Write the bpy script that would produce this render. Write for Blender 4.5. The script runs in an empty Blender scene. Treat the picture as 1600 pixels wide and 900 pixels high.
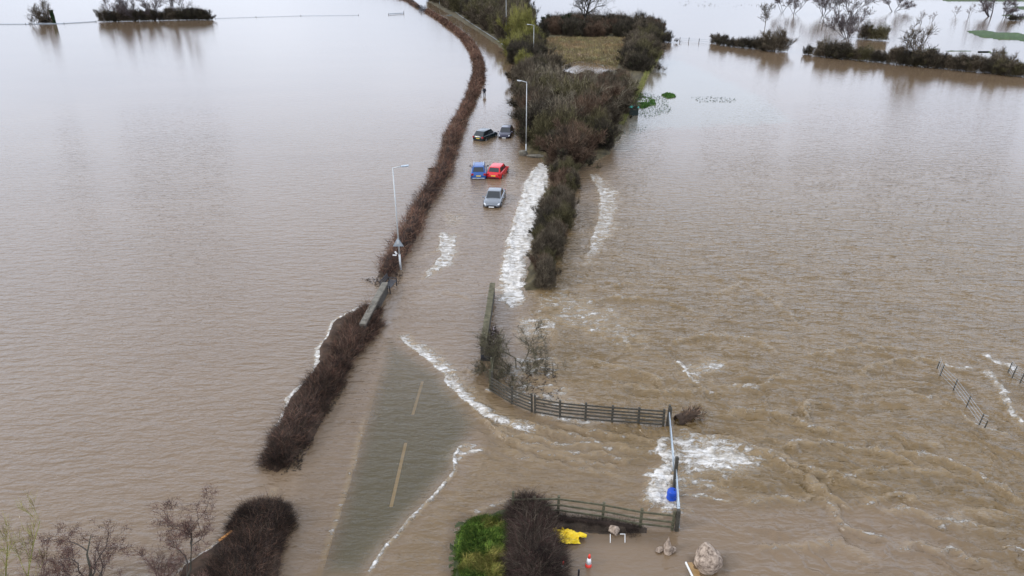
import bpy, bmesh, math, random
import numpy as np
from mathutils import Vector, Matrix, Euler

# ------------------------------------------------------------------ camera, sky, sun, exposure
S = bpy.context.scene
COL = S.collection
FPX, HC, YH = 1067.0, 22.3, -72.0
TH = math.atan((450 - YH) / FPX)
cam_d = bpy.data.cameras.new('camera'); cam = bpy.data.objects.new('camera', cam_d); COL.objects.link(cam)
cam.location = (0, 0, HC); cam.rotation_euler = (math.pi/2 - TH, 0, 0)
cam_d.sensor_width = 36; cam_d.lens = 36 * FPX / 1600; cam_d.clip_end = 20000; cam_d.clip_start = 0.2
S.camera = cam
SUN_EL, SUN_AZ = 34.0, 250.0          # azimuth the light comes from, clockwise from +Y
w = bpy.data.worlds.new('World'); S.world = w; w.use_nodes = True
nt = w.node_tree; nt.nodes.clear()
out = nt.nodes.new('ShaderNodeOutputWorld'); bg = nt.nodes.new('ShaderNodeBackground')
sky = nt.nodes.new('ShaderNodeTexSky'); sky.sky_type = 'NISHITA'; sky.sun_disc = False
sky.sun_elevation = math.radians(SUN_EL); sky.sun_rotation = math.radians(SUN_AZ)
sky.air_density = 1.0; sky.dust_density = 3.0
tc = nt.nodes.new('ShaderNodeTexCoord'); mp = nt.nodes.new('ShaderNodeMapping'); mp.inputs['Scale'].default_value = (1.2, 1.2, 3.5)
no = nt.nodes.new('ShaderNodeTexNoise'); no.inputs['Scale'].default_value = 2.2; no.inputs['Detail'].default_value = 6
cr = nt.nodes.new('ShaderNodeValToRGB')
cr.color_ramp.elements[0].position = 0.3; cr.color_ramp.elements[0].color = (8.9, 9.8, 11.6, 1)
cr.color_ramp.elements[1].position = 0.7; cr.color_ramp.elements[1].color = (12.4, 13.2, 14.8, 1)
mx = nt.nodes.new('ShaderNodeMixRGB'); mx.inputs[0].default_value = 0.9
L = nt.links.new
L(tc.outputs['Generated'], mp.inputs[0]); L(mp.outputs[0], no.inputs['Vector']); L(no.outputs['Fac'], cr.inputs[0])
sx_ = nt.nodes.new('ShaderNodeSeparateXYZ'); er = nt.nodes.new('ShaderNodeValToRGB'); L(tc.outputs['Generated'], sx_.inputs[0]); L(sx_.outputs['Z'], er.inputs[0])
er.color_ramp.interpolation = 'EASE'; ee = er.color_ramp.elements          # unseen sky band made brighter to lift reflections on the mid-distance water
ee[0].position = 0.03; ee[0].color = (.86, .87, .89, 1); ee[1].position = 0.95; ee[1].color = (.98, .97, .95, 1)
for p_, c_ in ((.18, (1.28, 1.31, 1.36, 1)), (.34, (1.62, 1.66, 1.74, 1)), (.55, (1.35, 1.36, 1.38, 1))): e_ = ee.new(p_); e_.color = c_
em = nt.nodes.new('ShaderNodeMixRGB'); em.blend_type = 'MULTIPLY'; em.inputs[0].default_value = 1; L(cr.outputs[0], em.inputs[1]); L(er.outputs[0], em.inputs[2])
L(sky.outputs[0], mx.inputs[1]); L(em.outputs[0], mx.inputs[2]); L(mx.outputs[0], bg.inputs[0])
bg.inputs[1].default_value = 0.105; L(bg.outputs[0], out.inputs[0])
sd = bpy.data.lights.new('sun', 'SUN'); so = bpy.data.objects.new('sun', sd); COL.objects.link(so)
sd.energy = 1.3; sd.angle = math.radians(12); sd.color = (1.0, 0.96, 0.9)
az = math.radians(SUN_AZ); el = math.radians(SUN_EL)
so.rotation_euler = (-Vector((math.sin(az)*math.cos(el), math.cos(az)*math.cos(el), math.sin(el)))).to_track_quat('-Z', 'Y').to_euler()
vs = S.view_settings; S.display_settings.display_device = 'sRGB'
vs.view_transform = 'Standard'; vs.look = 'None'; vs.gamma = 1; vs.exposure = 0.0; vs.use_curve_mapping = False
S.cycles.use_denoising = True; S.cycles.max_bounces = 6; S.cycles.transparent_max_bounces = 12
S.cycles.use_adaptive_sampling = False

# ------------------------------------------------------------------ helpers
def G(px, py, z=0.0):
    a = (px-800)/FPX; b = (450-py)/FPX
    dy = math.cos(TH)+b*math.sin(TH); dz = -math.sin(TH)+b*math.cos(TH)
    t = (z-HC)/dz
    return Vector((a*t, dy*t, z))
def GP(pts, z=0.0): return [tuple(G(x, y, z))[:2] for x, y in pts]
def pxm(py): return (py - YH)*math.cos(TH)/HC        # photo pixels per metre on the water at that row

def h2(ix, iy, seed):
    n = (ix.astype(np.int64)*374761393 + iy.astype(np.int64)*668265263 + seed*982451653) & 0xffffffff
    n = ((n ^ (n >> 13))*1274126177) & 0xffffffff
    n = (n ^ (n >> 16)) & 0xffffff
    return n/float(0xffffff)
def vn(x, y, seed=0):
    x = np.asarray(x, float); y = np.asarray(y, float)
    ix = np.floor(x); iy = np.floor(y); fx = x-ix; fy = y-iy
    fx = fx*fx*fx*(fx*(fx*6-15)+10); fy = fy*fy*fy*(fy*(fy*6-15)+10)
    a = h2(ix, iy, seed); b = h2(ix+1, iy, seed); c = h2(ix, iy+1, seed); d = h2(ix+1, iy+1, seed)
    return (a+(b-a)*fx)*(1-fy)+(c+(d-c)*fx)*fy
def fbm(x, y, seed=0, o=4):
    s = 0; a = 0.5; t = 0
    for k in range(o):
        s = s+a*vn(x, y, seed+k*17); t += a; x = x*2.03+11.3; y = y*2.03-7.1; a *= 0.5
    return s/t
def sst(a, b, x):
    t = np.clip((x-a)/(b-a), 0, 1); return t*t*(3-2*t)
def segdist(X, Y, P):
    """distance to polyline, signed side (+ = left of direction), arc fraction"""
    best = np.full(X.shape, 1e9); side = np.zeros(X.shape); tt = np.zeros(X.shape)
    n = len(P)-1
    for i in range(n):
        ax, ay = P[i]; bx, by = P[i+1]; dx, dy = bx-ax, by-ay; l2 = dx*dx+dy*dy+1e-12
        t = np.clip(((X-ax)*dx+(Y-ay)*dy)/l2, 0, 1)
        ex = X-ax-t*dx; ey = Y-ay-t*dy; d = np.hypot(ex, ey)
        m = d < best; best = np.where(m, d, best)
        side = np.where(m, np.sign(dx*ey-dy*ex), side); tt = np.where(m, (i+t)/n, tt)
    return best, side, tt
def polysd(X, Y, P):
    """signed distance, + inside"""
    d, _, _ = segdist(X, Y, list(P)+[P[0]])
    ins = np.zeros(X.shape, bool); n = len(P)
    for i in range(n):
        x1, y1 = P[i]; x2, y2 = P[(i+1) % n]
        c = ((y1 > Y) != (y2 > Y)) & (X < (x2-x1)*(Y-y1)/((y2-y1) if abs(y2-y1) > 1e-9 else 1e-9)+x1)
        ins ^= c
    return np.where(ins, d, -d)

def raw_mesh(name, V, F, mats=(), smooth=False, col=None, attrs=None, midx=None):
    V = np.ascontiguousarray(V, np.float32); F = np.ascontiguousarray(F, np.int32)
    me = bpy.data.meshes.new(name); k = F.shape[1]
    me.vertices.add(len(V)); me.vertices.foreach_set('co', V.ravel())
    me.loops.add(F.size); me.loops.foreach_set('vertex_index', F.ravel())
    me.polygons.add(len(F)); me.polygons.foreach_set('loop_start', np.arange(0, F.size, k, dtype=np.int32))
    me.polygons.foreach_set('loop_total', np.full(len(F), k, np.int32))
    if smooth: me.polygons.foreach_set('use_smooth', np.ones(len(F), bool))
    if midx is not None: me.polygons.foreach_set('material_index', np.ascontiguousarray(midx, np.int32))
    me.update(calc_edges=True)
    if col is not None:
        a = me.color_attributes.new('tint', 'FLOAT_COLOR', 'POINT')
        c = np.ones((len(V), 4), np.float32); c[:, :3] = col; a.data.foreach_set('color', c.ravel())
    for nme, v in (attrs or {}).items():
        a = me.attributes.new(nme, 'FLOAT', 'POINT'); a.data.foreach_set('value', np.ascontiguousarray(v, np.float32))
    for m in mats: me.materials.append(m)
    return me
def link(name, me, parent=None, loc=None, rz=0, scale=None):
    o = bpy.data.objects.new(name, me); COL.objects.link(o)
    if parent is not None: o.parent = parent
    if loc is not None: o.location = loc
    if rz: o.rotation_euler = (0, 0, rz)
    if scale is not None: o.scale = scale
    return o
def tag(o, label=None, cat=None, group=None, kind=None):
    if label: o['label'] = label
    if cat: o['category'] = cat
    if group: o['group'] = group
    if kind: o['kind'] = kind
    return o
def empty(name, loc, label, cat, rz=0, group=None):
    o = link(name, None, None, loc, rz); o.empty_display_size = 0.3
    return tag(o, label, cat, group)
def dup(root, loc, rz=0, scale=None, label=None, group=None):
    r = root.copy(); COL.objects.link(r); r.location = loc; r.rotation_euler = (0, 0, rz)
    if scale is not None: r.scale = scale
    if label: r['label'] = label
    if group: r['group'] = group
    for ch in list(root.children):
        c = ch.copy(); COL.objects.link(c); c.parent = r
        for g in list(ch.children):
            d = g.copy(); COL.objects.link(d); d.parent = c
    return r

# ------------------------------------------------------------------ materials
MAT = {}
def mat(name, color=(0.5, 0.5, 0.5), rough=0.7, metal=0.0, var=0.25, scale=6.0, bump=0.0, spec=0.5, coat=0.0, tint=False, color2=None, detail=5):
    if name in MAT: return MAT[name]
    m = bpy.data.materials.new(name); m.use_nodes = True; n = m.node_tree.nodes; l = m.node_tree.links.new
    p = n['Principled BSDF']; p.inputs['Roughness'].default_value = rough; p.inputs['Metallic'].default_value = metal
    p.inputs['Specular IOR Level'].default_value = spec; p.inputs['Coat Weight'].default_value = coat
    t = n.new('ShaderNodeTexCoord'); no = n.new('ShaderNodeTexNoise'); no.inputs['Scale'].default_value = scale; no.inputs['Detail'].default_value = detail
    l(t.outputs['Object'], no.inputs['Vector'])
    r = n.new('ShaderNodeValToRGB'); r.color_ramp.elements[0].position = 0.3; r.color_ramp.elements[1].position = 0.7
    c = Vector(color); c2 = Vector(color2) if color2 else None
    if tint:
        a = n.new('ShaderNodeAttribute'); a.attribute_name = 'tint'
        r.color_ramp.elements[0].color = (1-var,)*3+(1,); r.color_ramp.elements[1].color = (1+var,)*3+(1,)
        mm = n.new('ShaderNodeMixRGB'); mm.blend_type = 'MULTIPLY'; mm.inputs[0].default_value = 1
        l(a.outputs['Color'], mm.inputs[1]); l(no.outputs['Fac'], r.inputs[0]); l(r.outputs[0], mm.inputs[2]); l(mm.outputs[0], p.inputs['Base Color'])
    else:
        a, b = (tuple(c*(1-var)), tuple(c*(1+var))) if c2 is None else (tuple(c), tuple(c2))
        r.color_ramp.elements[0].color = a+(1,); r.color_ramp.elements[1].color = b+(1,)
        l(no.outputs['Fac'], r.inputs[0]); l(r.outputs[0], p.inputs['Base Color'])
    if bump:
        b = n.new('ShaderNodeBump'); b.inputs['Strength'].default_value = bump; b.inputs['Distance'].default_value = 0.03
        l(no.outputs['Fac'], b.inputs['Height']); l(b.outputs[0], p.inputs['Normal'])
    MAT[name] = m; return m
M_twig = mat('twigs', tint=True, rough=0.9, var=0.25, scale=1.5, spec=0.15)
M_ground = mat('wet_ground', tint=True, rough=0.85, var=0.5, scale=1.6, bump=0.8, spec=0.3, detail=10)
M_wood = mat('weathered_wood', (0.03, 0.027, 0.02), color2=(0.08, 0.07, 0.052), rough=0.85, scale=9, bump=0.4)
M_woodmoss = mat('mossy_wood', (0.045, 0.043, 0.024), color2=(0.12, 0.11, 0.065), rough=0.9, scale=5, bump=0.4)
M_galv = mat('galvanised_steel', (0.42, 0.48, 0.53), rough=0.4, metal=0.5, var=0.15)
M_stone = mat('coping_stone', (0.085, 0.078, 0.06), color2=(0.2, 0.18, 0.145), rough=0.9, scale=3, bump=0.4)
M_brick = mat('dark_wet_masonry', (0.035, 0.032, 0.028), color2=(0.09, 0.08, 0.065), rough=0.8, scale=5, bump=0.5)
M_mossstone = mat('mossy_stone', (0.05, 0.045, 0.022), color2=(0.13, 0.115, 0.065), rough=0.9, scale=3, bump=0.5)
M_black = mat('black_plastic', (0.012, 0.014, 0.02), rough=0.4)
M_lamp = mat('pole_grey_paint', (0.5, 0.52, 0.52), rough=0.4, var=0.06, metal=0.1)
M_glass = mat('dark_glass', (0.012, 0.016, 0.02), rough=0.06, var=0.1, spec=0.8)
M_tyre = mat('tyre_rubber', (0.015, 0.015, 0.016), rough=0.8)
M_rim = mat('alloy_rim', (0.4, 0.41, 0.42), rough=0.35, metal=0.8, var=0.05)
M_light = mat('headlight_lens', (0.7, 0.72, 0.75), rough=0.1, var=0.1)
M_tail = mat('tail_light_lens', (0.35, 0.01, 0.012), rough=0.15, var=0.1)
M_plateY = mat('yellow_plate', (0.75, 0.55, 0.08), rough=0.5, var=0.05)
M_plateW = mat('white_plate', (0.8, 0.8, 0.78), rough=0.5, var=0.05)
M_rock = mat('pink_grey_rock', (0.09, 0.06, 0.04), color2=(0.52, 0.41, 0.32), rough=0.9, scale=7, bump=1.0, detail=12)
M_cone_r = mat('cone_red', (0.75, 0.045, 0.025), rough=0.5, var=0.1)
M_cone_w = mat('cone_white', (0.8, 0.8, 0.8), rough=0.4, var=0.05)
M_yellow = mat('yellow_sheet', (0.85, 0.6, 0.015), rough=0.4, var=0.12, scale=8, bump=0.3)
M_blue = mat('blue_plastic', (0.006, 0.06, 0.42), rough=0.4, var=0.15)
M_white = mat('white_paint', (0.78, 0.78, 0.76), rough=0.5, var=0.06)
M_board = mat('submerged_board', (0.26, 0.15, 0.05), color2=(0.42, 0.27, 0.12), rough=0.6, scale=3)
M_teal = mat('teal_lid', (0.04, 0.42, 0.34), rough=0.5, var=0.1)
M_dgreen = mat('dark_green_tank', (0.008, 0.022, 0.018), rough=0.5)
M_orange = mat('orange_split_wood', (0.55, 0.24, 0.06), rough=0.8)
M_road = mat('asphalt', (0.034, 0.04, 0.036), color2=(0.06, 0.066, 0.058), rough=0.9, scale=30, bump=0.2)
M_kerb = mat('kerb_concrete', (0.42, 0.29, 0.12), color2=(0.55, 0.40, 0.2), rough=0.9, scale=4)
M_mark = mat('road_paint', (0.85, 0.62, 0.38), rough=0.7, var=0.12, scale=9)

# ------------------------------------------------------------------ ground and water sheets
LAND = [  # polygon in photo pixels, crest height, rim softness (m), colour, roughness of relief
    ('bank_a', [(576,478),(548,490),(520,505),(512,528),(498,545),(498,566),(486,592),(452,622),(446,640),(436,664),(420,700),(416,730),(432,738),(455,722),(486,690),(500,660),(520,620),(545,575),(562,535),(566,512)], 0.22, 0.35, (0.06,0.036,0.022)),
    ('bank_b', [(400,800),(372,828),(330,858),(285,890),(262,960),(420,960),(438,880),(442,812),(428,802)], 0.25, 0.35, (0.06,0.036,0.022)),
    ('thicket', [(668,2),(735,42),(780,72),(812,100),(812,140),(822,175),(824,238),(852,250),(868,300),(842,352),(828,410),(826,452),(846,452),(868,395),(888,330),(890,285),(905,262),(950,240),(975,200),(992,165),(1006,120),(1020,90),(1036,66),(1030,52),(940,50),(850,48),(830,30),(800,8),(790,-3),(690,-4)], 0.4, 1.5, (0.075,0.06,0.03)),
    ('field', [(846,60),(1004,60),(978,98),(960,106),(905,98),(880,104),(846,112)], 0.5, 1.0, (0.20,0.14,0.07)),
    ('strip', [(1028,82),(1012,106),(1000,132),(982,160),(972,180),(964,196),(972,196),(984,170),(995,150),(1006,128),(1022,100),(1034,80)], 0.25, 0.7, (0.13,0.125,0.05)),
    ('green_c', [(1508,48),(1520,47),(1620,54),(1620,66),(1560,62),(1530,58)], 0.3, 3.0, (0.045,0.08,0.024)),
    ('green_d', [(1420,73),(1500,79),(1580,81),(1580,84),(1500,82),(1430,76)], 0.12, 2.0, (0.045,0.08,0.024)),
    ('green_e', [(1410,-1),(1520,3),(1620,3),(1620,-4),(1410,-4)], 0.3, 3.0, (0.045,0.08,0.024)),
    ('green_f', [(1575,9),(1620,12),(1620,18),(1590,14)], 0.3, 3.0, (0.045,0.08,0.024)),
    ('green_g', [(1555,22),(1620,26),(1620,32),(1590,29)], 0.3, 3.0, (0.045,0.08,0.024)),
    ('lawn', [(706,905),(704,850),(712,822),(735,806),(776,797),(800,790),(812,812),(820,960),(706,960)], 0.03, 0.5, (0.045,0.055,0.02)),
    ('shrub_bed', [(800,788),(850,800),(900,808),(960,818),(1006,826),(1006,834),(940,832),(880,826),(866,850),(876,960),(806,960)], 0.12, 0.4, (0.045,0.032,0.022)),
]
POND = [(876,99),(905,95),(932,98),(966,108),(950,116),(900,116),(874,113)]
FARH = GP([(604,434),(611,414),(628,388),(641,364),(652,338),(666,312),(681,288),(695,263),(701,240),(708,215),(719,190),(730,168),(738,150),(747,125),(749,106),(742,82),(728,62),(714,50),(690,32),(667,18)])
def ribbon(P, h):
    P = np.array(P); t = np.gradient(P, axis=0); t /= np.hypot(t[:, 0], t[:, 1])[:, None]; n_ = np.stack([-t[:, 1], t[:, 0]], 1)
    return [tuple(v) for v in P+n_*h]+[tuple(v) for v in (P-n_*h)[::-1]]
LP = [(n, GP(p), h, s, c) for n, p, h, s, c in LAND]
LP.append(('bank_c', ribbon(FARH, .75), 0.12, 0.35, (0.06, 0.04, 0.026)))
def sheet(nr, nc, dens=1.0):
    inv = np.linspace(1/430.0, 1/13.5, nr)[::-1]
    Yc = 1/inv
    Yn = np.concatenate([[-400, -150, -50, 0, 8], Yc, [470, 540, 650, 850, 1200, 2000, 5000]])
    u = np.linspace(-1.08, 1.08, nc)
    u = np.concatenate([[-12, -6, -3.5, -2.2, -1.6, -1.3, -1.16], u, [1.16, 1.3, 1.6, 2.2, 3.5, 6, 12]])
    Y = np.repeat(Yn, len(u)).reshape(len(Yn), len(u))
    X = u[None, :]*(np.maximum(Y, 13.5)*0.70+7.2)
    nR, nC = X.shape
    idx = np.arange(nR*nC).reshape(nR, nC)
    F = np.stack([idx[:-1, :-1], idx[:-1, 1:], idx[1:, 1:], idx[1:, :-1]], -1).reshape(-1, 4)
    return X.ravel(), Y.ravel(), F
# --- ground
X, Y, F = sheet(620, 900)
Z = -0.75 + 0.15*fbm(X*0.15, Y*0.15, 3)
Cg = np.zeros((len(X), 3)); Cg[:] = (0.11, 0.08, 0.045)
wx = (fbm(X*0.9, Y*0.9, 5)-0.5)*1.0; wy = (fbm(X*0.9+40, Y*0.9, 6)-0.5)*1.0
rough = fbm(X*1.7, Y*1.7, 9, 5)-0.5
for nme, P, hgt, soft, c in LP:
    Pa = np.array(P); lo = Pa.min(0)-4; hi = Pa.max(0)+4
    m = np.where((X > lo[0]) & (X < hi[0]) & (Y > lo[1]) & (Y < hi[1]))[0]
    k = min(1.0, soft*0.8)*(0.5 if nme.startswith('bank') else 1)
    d = polysd(X[m]+wx[m]*k, Y[m]+wy[m]*k, P)
    t = sst(-soft, soft*0.6, d)
    z = -0.75+(hgt+0.75)*t+rough[m]*(0.25 if hgt > 0.05 else 0.35)*(t > 0.2)
    up = z > Z[m]
    if nme in ('field', 'strip'): up = d > -0.3*soft
    Z[m] = np.where(up & ((z > Z[m]) | (t > 0.5)), np.maximum(z, Z[m]*(t < .5)), Z[m])
    w_ = fbm(X[m]*2.5, Y[m]*2.5, 21)[:, None]*0.8+0.6
    if nme == 'field':
        g = sst(0.45, 0.65, fbm(X[m]*0.2, Y[m]*0.35, 33))[:, None]
        cc = np.array(c)*(1-g)+np.array((0.13, 0.12, 0.05))*g
        g2 = sst(0.5, 0.7, fbm(X[m]*0.3+9, Y[m]*0.3, 34))[:, None]
        cc = cc*(1-g2*.5)+np.array((0.16, 0.09, 0.05))*g2*.5
    else: cc = np.array(c)
    Cg[m] = np.where(up[:, None], cc*w_, Cg[m])
dp = polysd(X+wx, Y+wy, GP(POND)); Z = np.where(dp > -0.5, np.minimum(Z, 0.3-0.9*sst(-.5, .8, dp)), Z)
nearroad = polysd(X, Y, [(-8.6, 5), (-8.6, 60), (-6.8, 90), (-9, 150), (-3, 150), (1, 90), (0.5, 55), (-1.6, 46), (-1.6, 34), (8, 28.5), (7, 22.5), (-1.2, 24), (-2.6, 15), (-2.6, 5)])
Z = np.where((nearroad > -0.2) & (Z < 0), np.minimum(Z, -0.55), Z)
me = raw_mesh('ground', np.stack([X, Y, Z], 1), F, [M_ground], True, Cg)
tag(link('ground', me), 'brown flooded fields with low grassy banks', None, None, 'structure')

# --- road below the water, kerb and paint
def strip(name, path, wl, wr, zf, m, kind='structure'):
    V = []; 
    for i, (x, y) in enumerate(path):
        V += [(x-wl, y, zf(y)), (x+wr, y, zf(y))]
    Fq = [(2*i, 2*i+1, 2*i+3, 2*i+2) for i in range(len(path)-1)]
    o = link(name, raw_mesh(name, V, Fq, [m])); tag(o, None, None, None, kind); return o
def roadx(y): return float(np.interp(y, [0, 23, 33, 45, 60, 75, 95, 123, 150, 190, 250, 340, 420], [-5.4, -5.4, -5.25, -5.0, -4.2, -3.4, -2.9, -2.2, -3.5, -9, -22, -42, -58]))
zr = lambda y: -0.11-0.30*float(np.clip((y-36)/30, 0, 1))
ys = list(np.arange(5, 60, 2.0))+list(np.arange(60, 420, 6.0))
r_ = strip('road', [(roadx(y), y) for y in ys], 2.75, 2.9, zr, M_road); tag(r_, 'grey asphalt road seen through shallow brown flood water')
a_ = link('road_junction', raw_mesh('road_junction', [(-2.5, 24.3, -.16), (7.2, 22.3, -.3), (8.3, 28.7, -.3), (-2.4, 34.5, -.16)], [(0, 1, 2, 3)], [M_road])); tag(a_, 'asphalt side road mouth under brown water', None, None, 'structure')
def box_bm(bm, c, s, rot=None, bev=0.0, mi=0):
    r = bmesh.ops.create_cube(bm, size=1.0); vs_ = r['verts']
    bmesh.ops.scale(bm, vec=s, verts=vs_)
    if bev:
        ed = list({e for v in vs_ for e in v.link_edges})
        b = bmesh.ops.bevel(bm, geom=ed, offset=bev, segments=2, affect='EDGES', profile=0.6); vs_ = list({v for f in b['faces'] for v in f.verts} | {v for v in vs_ if v.is_valid})
    if rot is not None: bmesh.ops.rotate(bm, cent=(0, 0, 0), matrix=Euler(rot).to_matrix(), verts=vs_)
    bmesh.ops.translate(bm, vec=c, verts=vs_); return vs_
def bm_obj(name, bm, m, parent=None, smooth=False, loc=None, rz=0):
    me = bpy.data.meshes.new(name); bm.normal_update(); bm.to_mesh(me); bm.free()
    for x in (m if isinstance(m, (list, tuple)) else [m]): me.materials.append(x)
    if smooth:
        for p in me.polygons: p.use_smooth = True
    return link(name, me, parent, loc, rz)
def tube_bm(bm, p0, p1, r0, r1, n=8):
    p0 = Vector(p0); p1 = Vector(p1); d = p1-p0
    r = bmesh.ops.create_cone(bm, cap_ends=True, segments=n, radius1=r0, radius2=r1, depth=d.length)
    q = Vector((0, 0, 1)).rotation_difference(d.normalized())
    bmesh.ops.rotate(bm, cent=(0, 0, 0), matrix=q.to_matrix(), verts=r['verts'])
    bmesh.ops.translate(bm, vec=(p0+p1)/2, verts=r['verts']); return r['verts']
bm = bmesh.new()
kp = [(-7.62, 12), (-7.66, 20), (-7.72, 30), (-7.95, 37.5)]
for (x0, y0), (x1, y1) in zip(kp, kp[1:]):
    d = Vector((x1-x0, y1-y0, 0)); box_bm(bm, ((x0+x1)/2-.12, (y0+y1)/2, -0.095), (0.30, d.length+0.02, 0.13), (0, 0, math.atan2(d.y, d.x)-math.pi/2))
o = bm_obj('kerb', bm, M_kerb); tag(o, 'pale kerb line running under the water on the left of the road', None, None, 'structure')
bm = bmesh.new()
for a, b in (((611, 792), (634, 692)), ((645, 648), (660, 596)), ((600, 900), (596, 930)), ((667, 560), (674, 530))):
    p = G(*a, -0.1); q = G(*b, -0.1); d = q-p; c = (p+q)/2
    box_bm(bm, (c.x, c.y, -0.102), (0.15, d.length, 0.012), (0, 0, math.atan2(d.y, d.x)-math.pi/2))
o = bm_obj('road_markings', bm, M_mark); tag(o, 'broken centre line of the flooded road', None, None, 'structure')

# --- water
X, Y, F = sheet(1000, 1150)
P2 = lambda pts: GP(pts)
wxa = (fbm(X*1.3, Y*1.3, 51, 4)-0.5); wya = (fbm(X*1.3+31, Y*1.3, 52, 4)-0.5)
wxb = (fbm(X*4, Y*4, 53, 3)-0.5); wyb = (fbm(X*4+31, Y*4, 54, 3)-0.5)
foam = np.zeros_like(X); hump = np.zeros_like(X)
def sel(P, pad):
    Pa = np.array(P); lo = Pa.min(0)-pad; hi = Pa.max(0)+pad
    return np.where((X > lo[0]) & (X < hi[0]) & (Y > lo[1]) & (Y < hi[1]))[0]
def foam_poly(pts, s, soft, warp=0.6, hz=0.0):
    P = P2(pts); m = sel(P, 3); d = polysd(X[m]+wxa[m]*warp*1.6+wxb[m]*warp*.6, Y[m]+wya[m]*warp*1.6+wyb[m]*warp*.6, P)
    v = s*sst(-soft, soft, d); foam[m] = np.maximum(foam[m], v); hump[m] += hz*sst(-soft, soft, d)
def foam_line(pts, s, wl, wr, warp=0.5, hz=0.0, hw=0.35, taper=True):
    """wl/wr: reach to the left / right of the direction of travel"""
    P = P2(pts); m = sel(P, 4)
    d, sd_, t = segdist(X[m]+wxa[m]*warp+wxb[m]*warp*.5, Y[m]+wya[m]*warp+wyb[m]*warp*.5, P)
    wd = np.where(sd_ > 0, wl, wr); e = sst(0, 0.08, t)*sst(0, 0.12, 1-t) if taper else 1
    v = s*(1-sst(0.15, 1.0, d/wd))*e; foam[m] = np.maximum(foam[m], v)
    hump[m] += hz*np.exp(-(d/hw)**2)*e
foam_poly([(842,256),(826,282),(816,318),(802,352),(796,392),(786,428),(782,452),(786,470),(800,482),(815,468),(819,430),(828,384),(842,340),(854,300),(862,262),(850,252)], 1.25, 0.45, 0.7, 0.0)
foam_line([(842,256),(826,282),(816,318),(802,352),(796,392),(788,428),(784,455)], 1.0, .3, .5, .6, 0.10)
foam_poly([(690,364),(686,384),(690,400),(676,418),(658,434),(672,430),(692,416),(704,416),(712,402),(716,380),(714,366)], 0.86, 0.35, 0.5)
foam_line([(700,362),(688,366),(687,384),(690,400),(677,418),(658,434)], 0.9, .45, .12, .3, 0.08)
foam_poly([(922,268),(940,276),(962,300),(966,325),(955,360),(938,390),(918,414),(916,405),(926,378),(934,350),(940,325),(936,300)], 0.72, 0.55, 1.0)
foam_line([(920,268),(936,295),(942,322),(934,352),(924,385),(916,412)], 0.78, .5, .3, .6, 0.08)
foam_line([(618,520),(632,538),(664,560),(690,582),(700,602),(722,626),(752,648),(800,668),(860,684)], 0.95, 1.15, .07, .25, 0.09, .3)
foam_line([(640,530),(675,552),(706,580),(718,604),(745,632),(780,652),(840,668)], 0.62, .5, .2, .3, 0.06)
foam_line([(655,545),(690,575),(715,606),(742,640),(800,668)], 0.48, 1.3, .3, .6, 0)
foam_line([(505,890),(525,820),(545,760),(560,700),(575,640)], 0.36, .35, .05, .2, .02)
foam_line([(430,760),(420,800)], .3, .3, .3, .5)
foam_line([(690,262),(730,268),(745,272)], .33, .15, .15, .5, .02)
foam_line([(760,290),(772,294),(790,296)], .3, .12, .12, .4, .01)
foam_line([(655,405),(670,398),(688,390)], .3, .3, .3, .6)
foam_poly([(690,330),(720,336),(725,350),(700,352)], .36, .4, .6)
foam_poly([(785,250),(822,252),(812,300),(796,340),(785,300)], .25, .8, .8)
foam_line([(566,905),(600,858),(640,812),(682,770),(708,738),(708,714),(716,700),(745,694)], 0.86, .03, .26, .16, 0.09, .22)
foam_line([(712,722),(724,712),(738,706),(760,702)], 0.65, .2, .2, .2, 0.04)
foam_poly([(706,725),(708,702),(735,692),(745,700),(724,716)], 0.5, .25, .3)
# weir at the side gates
foam_poly([(1042,684),(1027,706),(1036,728),(1022,742),(1016,772),(1017,796),(1040,800),(1062,800),(1060,740),(1054,690)], 1.05, 0.35, 0.9, 0.05)
foam_line([(1042,684),(1028,706),(1037,726),(1023,742),(1016,772),(1016,800)], 1.0, .5, .08, .35, 0.09)
foam_poly([(1052,680),(1100,684),(1160,700),(1192,722),(1170,738),(1120,748),(1080,742),(1056,735)], 0.95, 0.8, 1.0, 0.03)
foam_poly([(1054,685),(1080,688),(1120,705),(1130,730),(1090,738),(1058,732)], 1.1, 0.5, 0.8, 0.03)
foam_poly([(1056,735),(1090,746),(1130,762),(1128,772),(1090,768),(1060,770)], 0.72, 0.4, 0.8)
foam_line([(1060,776),(1100,778),(1145,788)], 0.72, .15, .15, .4, .03)
foam_poly([(1058,785),(1090,798),(1070,808),(1058,800)], 0.5, 0.3, 0.8)
# behind the near fence and round the bush
foam_poly([(775,570),(845,566),(880,575),(840,590),(800,596),(790,600),(860,606),(890,622),(915,640),(880,642),(830,630),(790,610),(774,600)], 0.66, 0.8, 1.3)
foam_poly([(845,640),(900,650),(960,660),(900,664),(850,655),(836,648)], 0.6, 0.35, 0.5)
foam_line([(800,566),(840,562),(870,560)], 0.75, .3, .25, .8, .03)
foam_line([(768,598),(762,608),(772,616)], 0.75, .2, .2, .3, .03)
foam_line([(808,604),(850,604),(890,610)], 0.6, .25, .25, .6, .03)
foam_poly([(810,500),(850,490),(868,510),(850,530),(815,530)], 0.6, .6, 1.2)
foam_line([(840,478),(880,482),(905,470)], 0.62, .35, .3, 1.6, .04)
foam_line([(848,496),(868,510),(862,520)], 0.7, .3, .3, .8, .04)
foam_line([(905,498),(925,492),(955,496)], 0.72, .22, .15, 1.1, .04)
foam_line([(915,505),(940,520),(958,502)], 0.6, .2, .2, 1.2, .04)
foam_line([(965,520),(985,540),(992,545)], 0.6, .2, .2, 1.1, .04)
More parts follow.
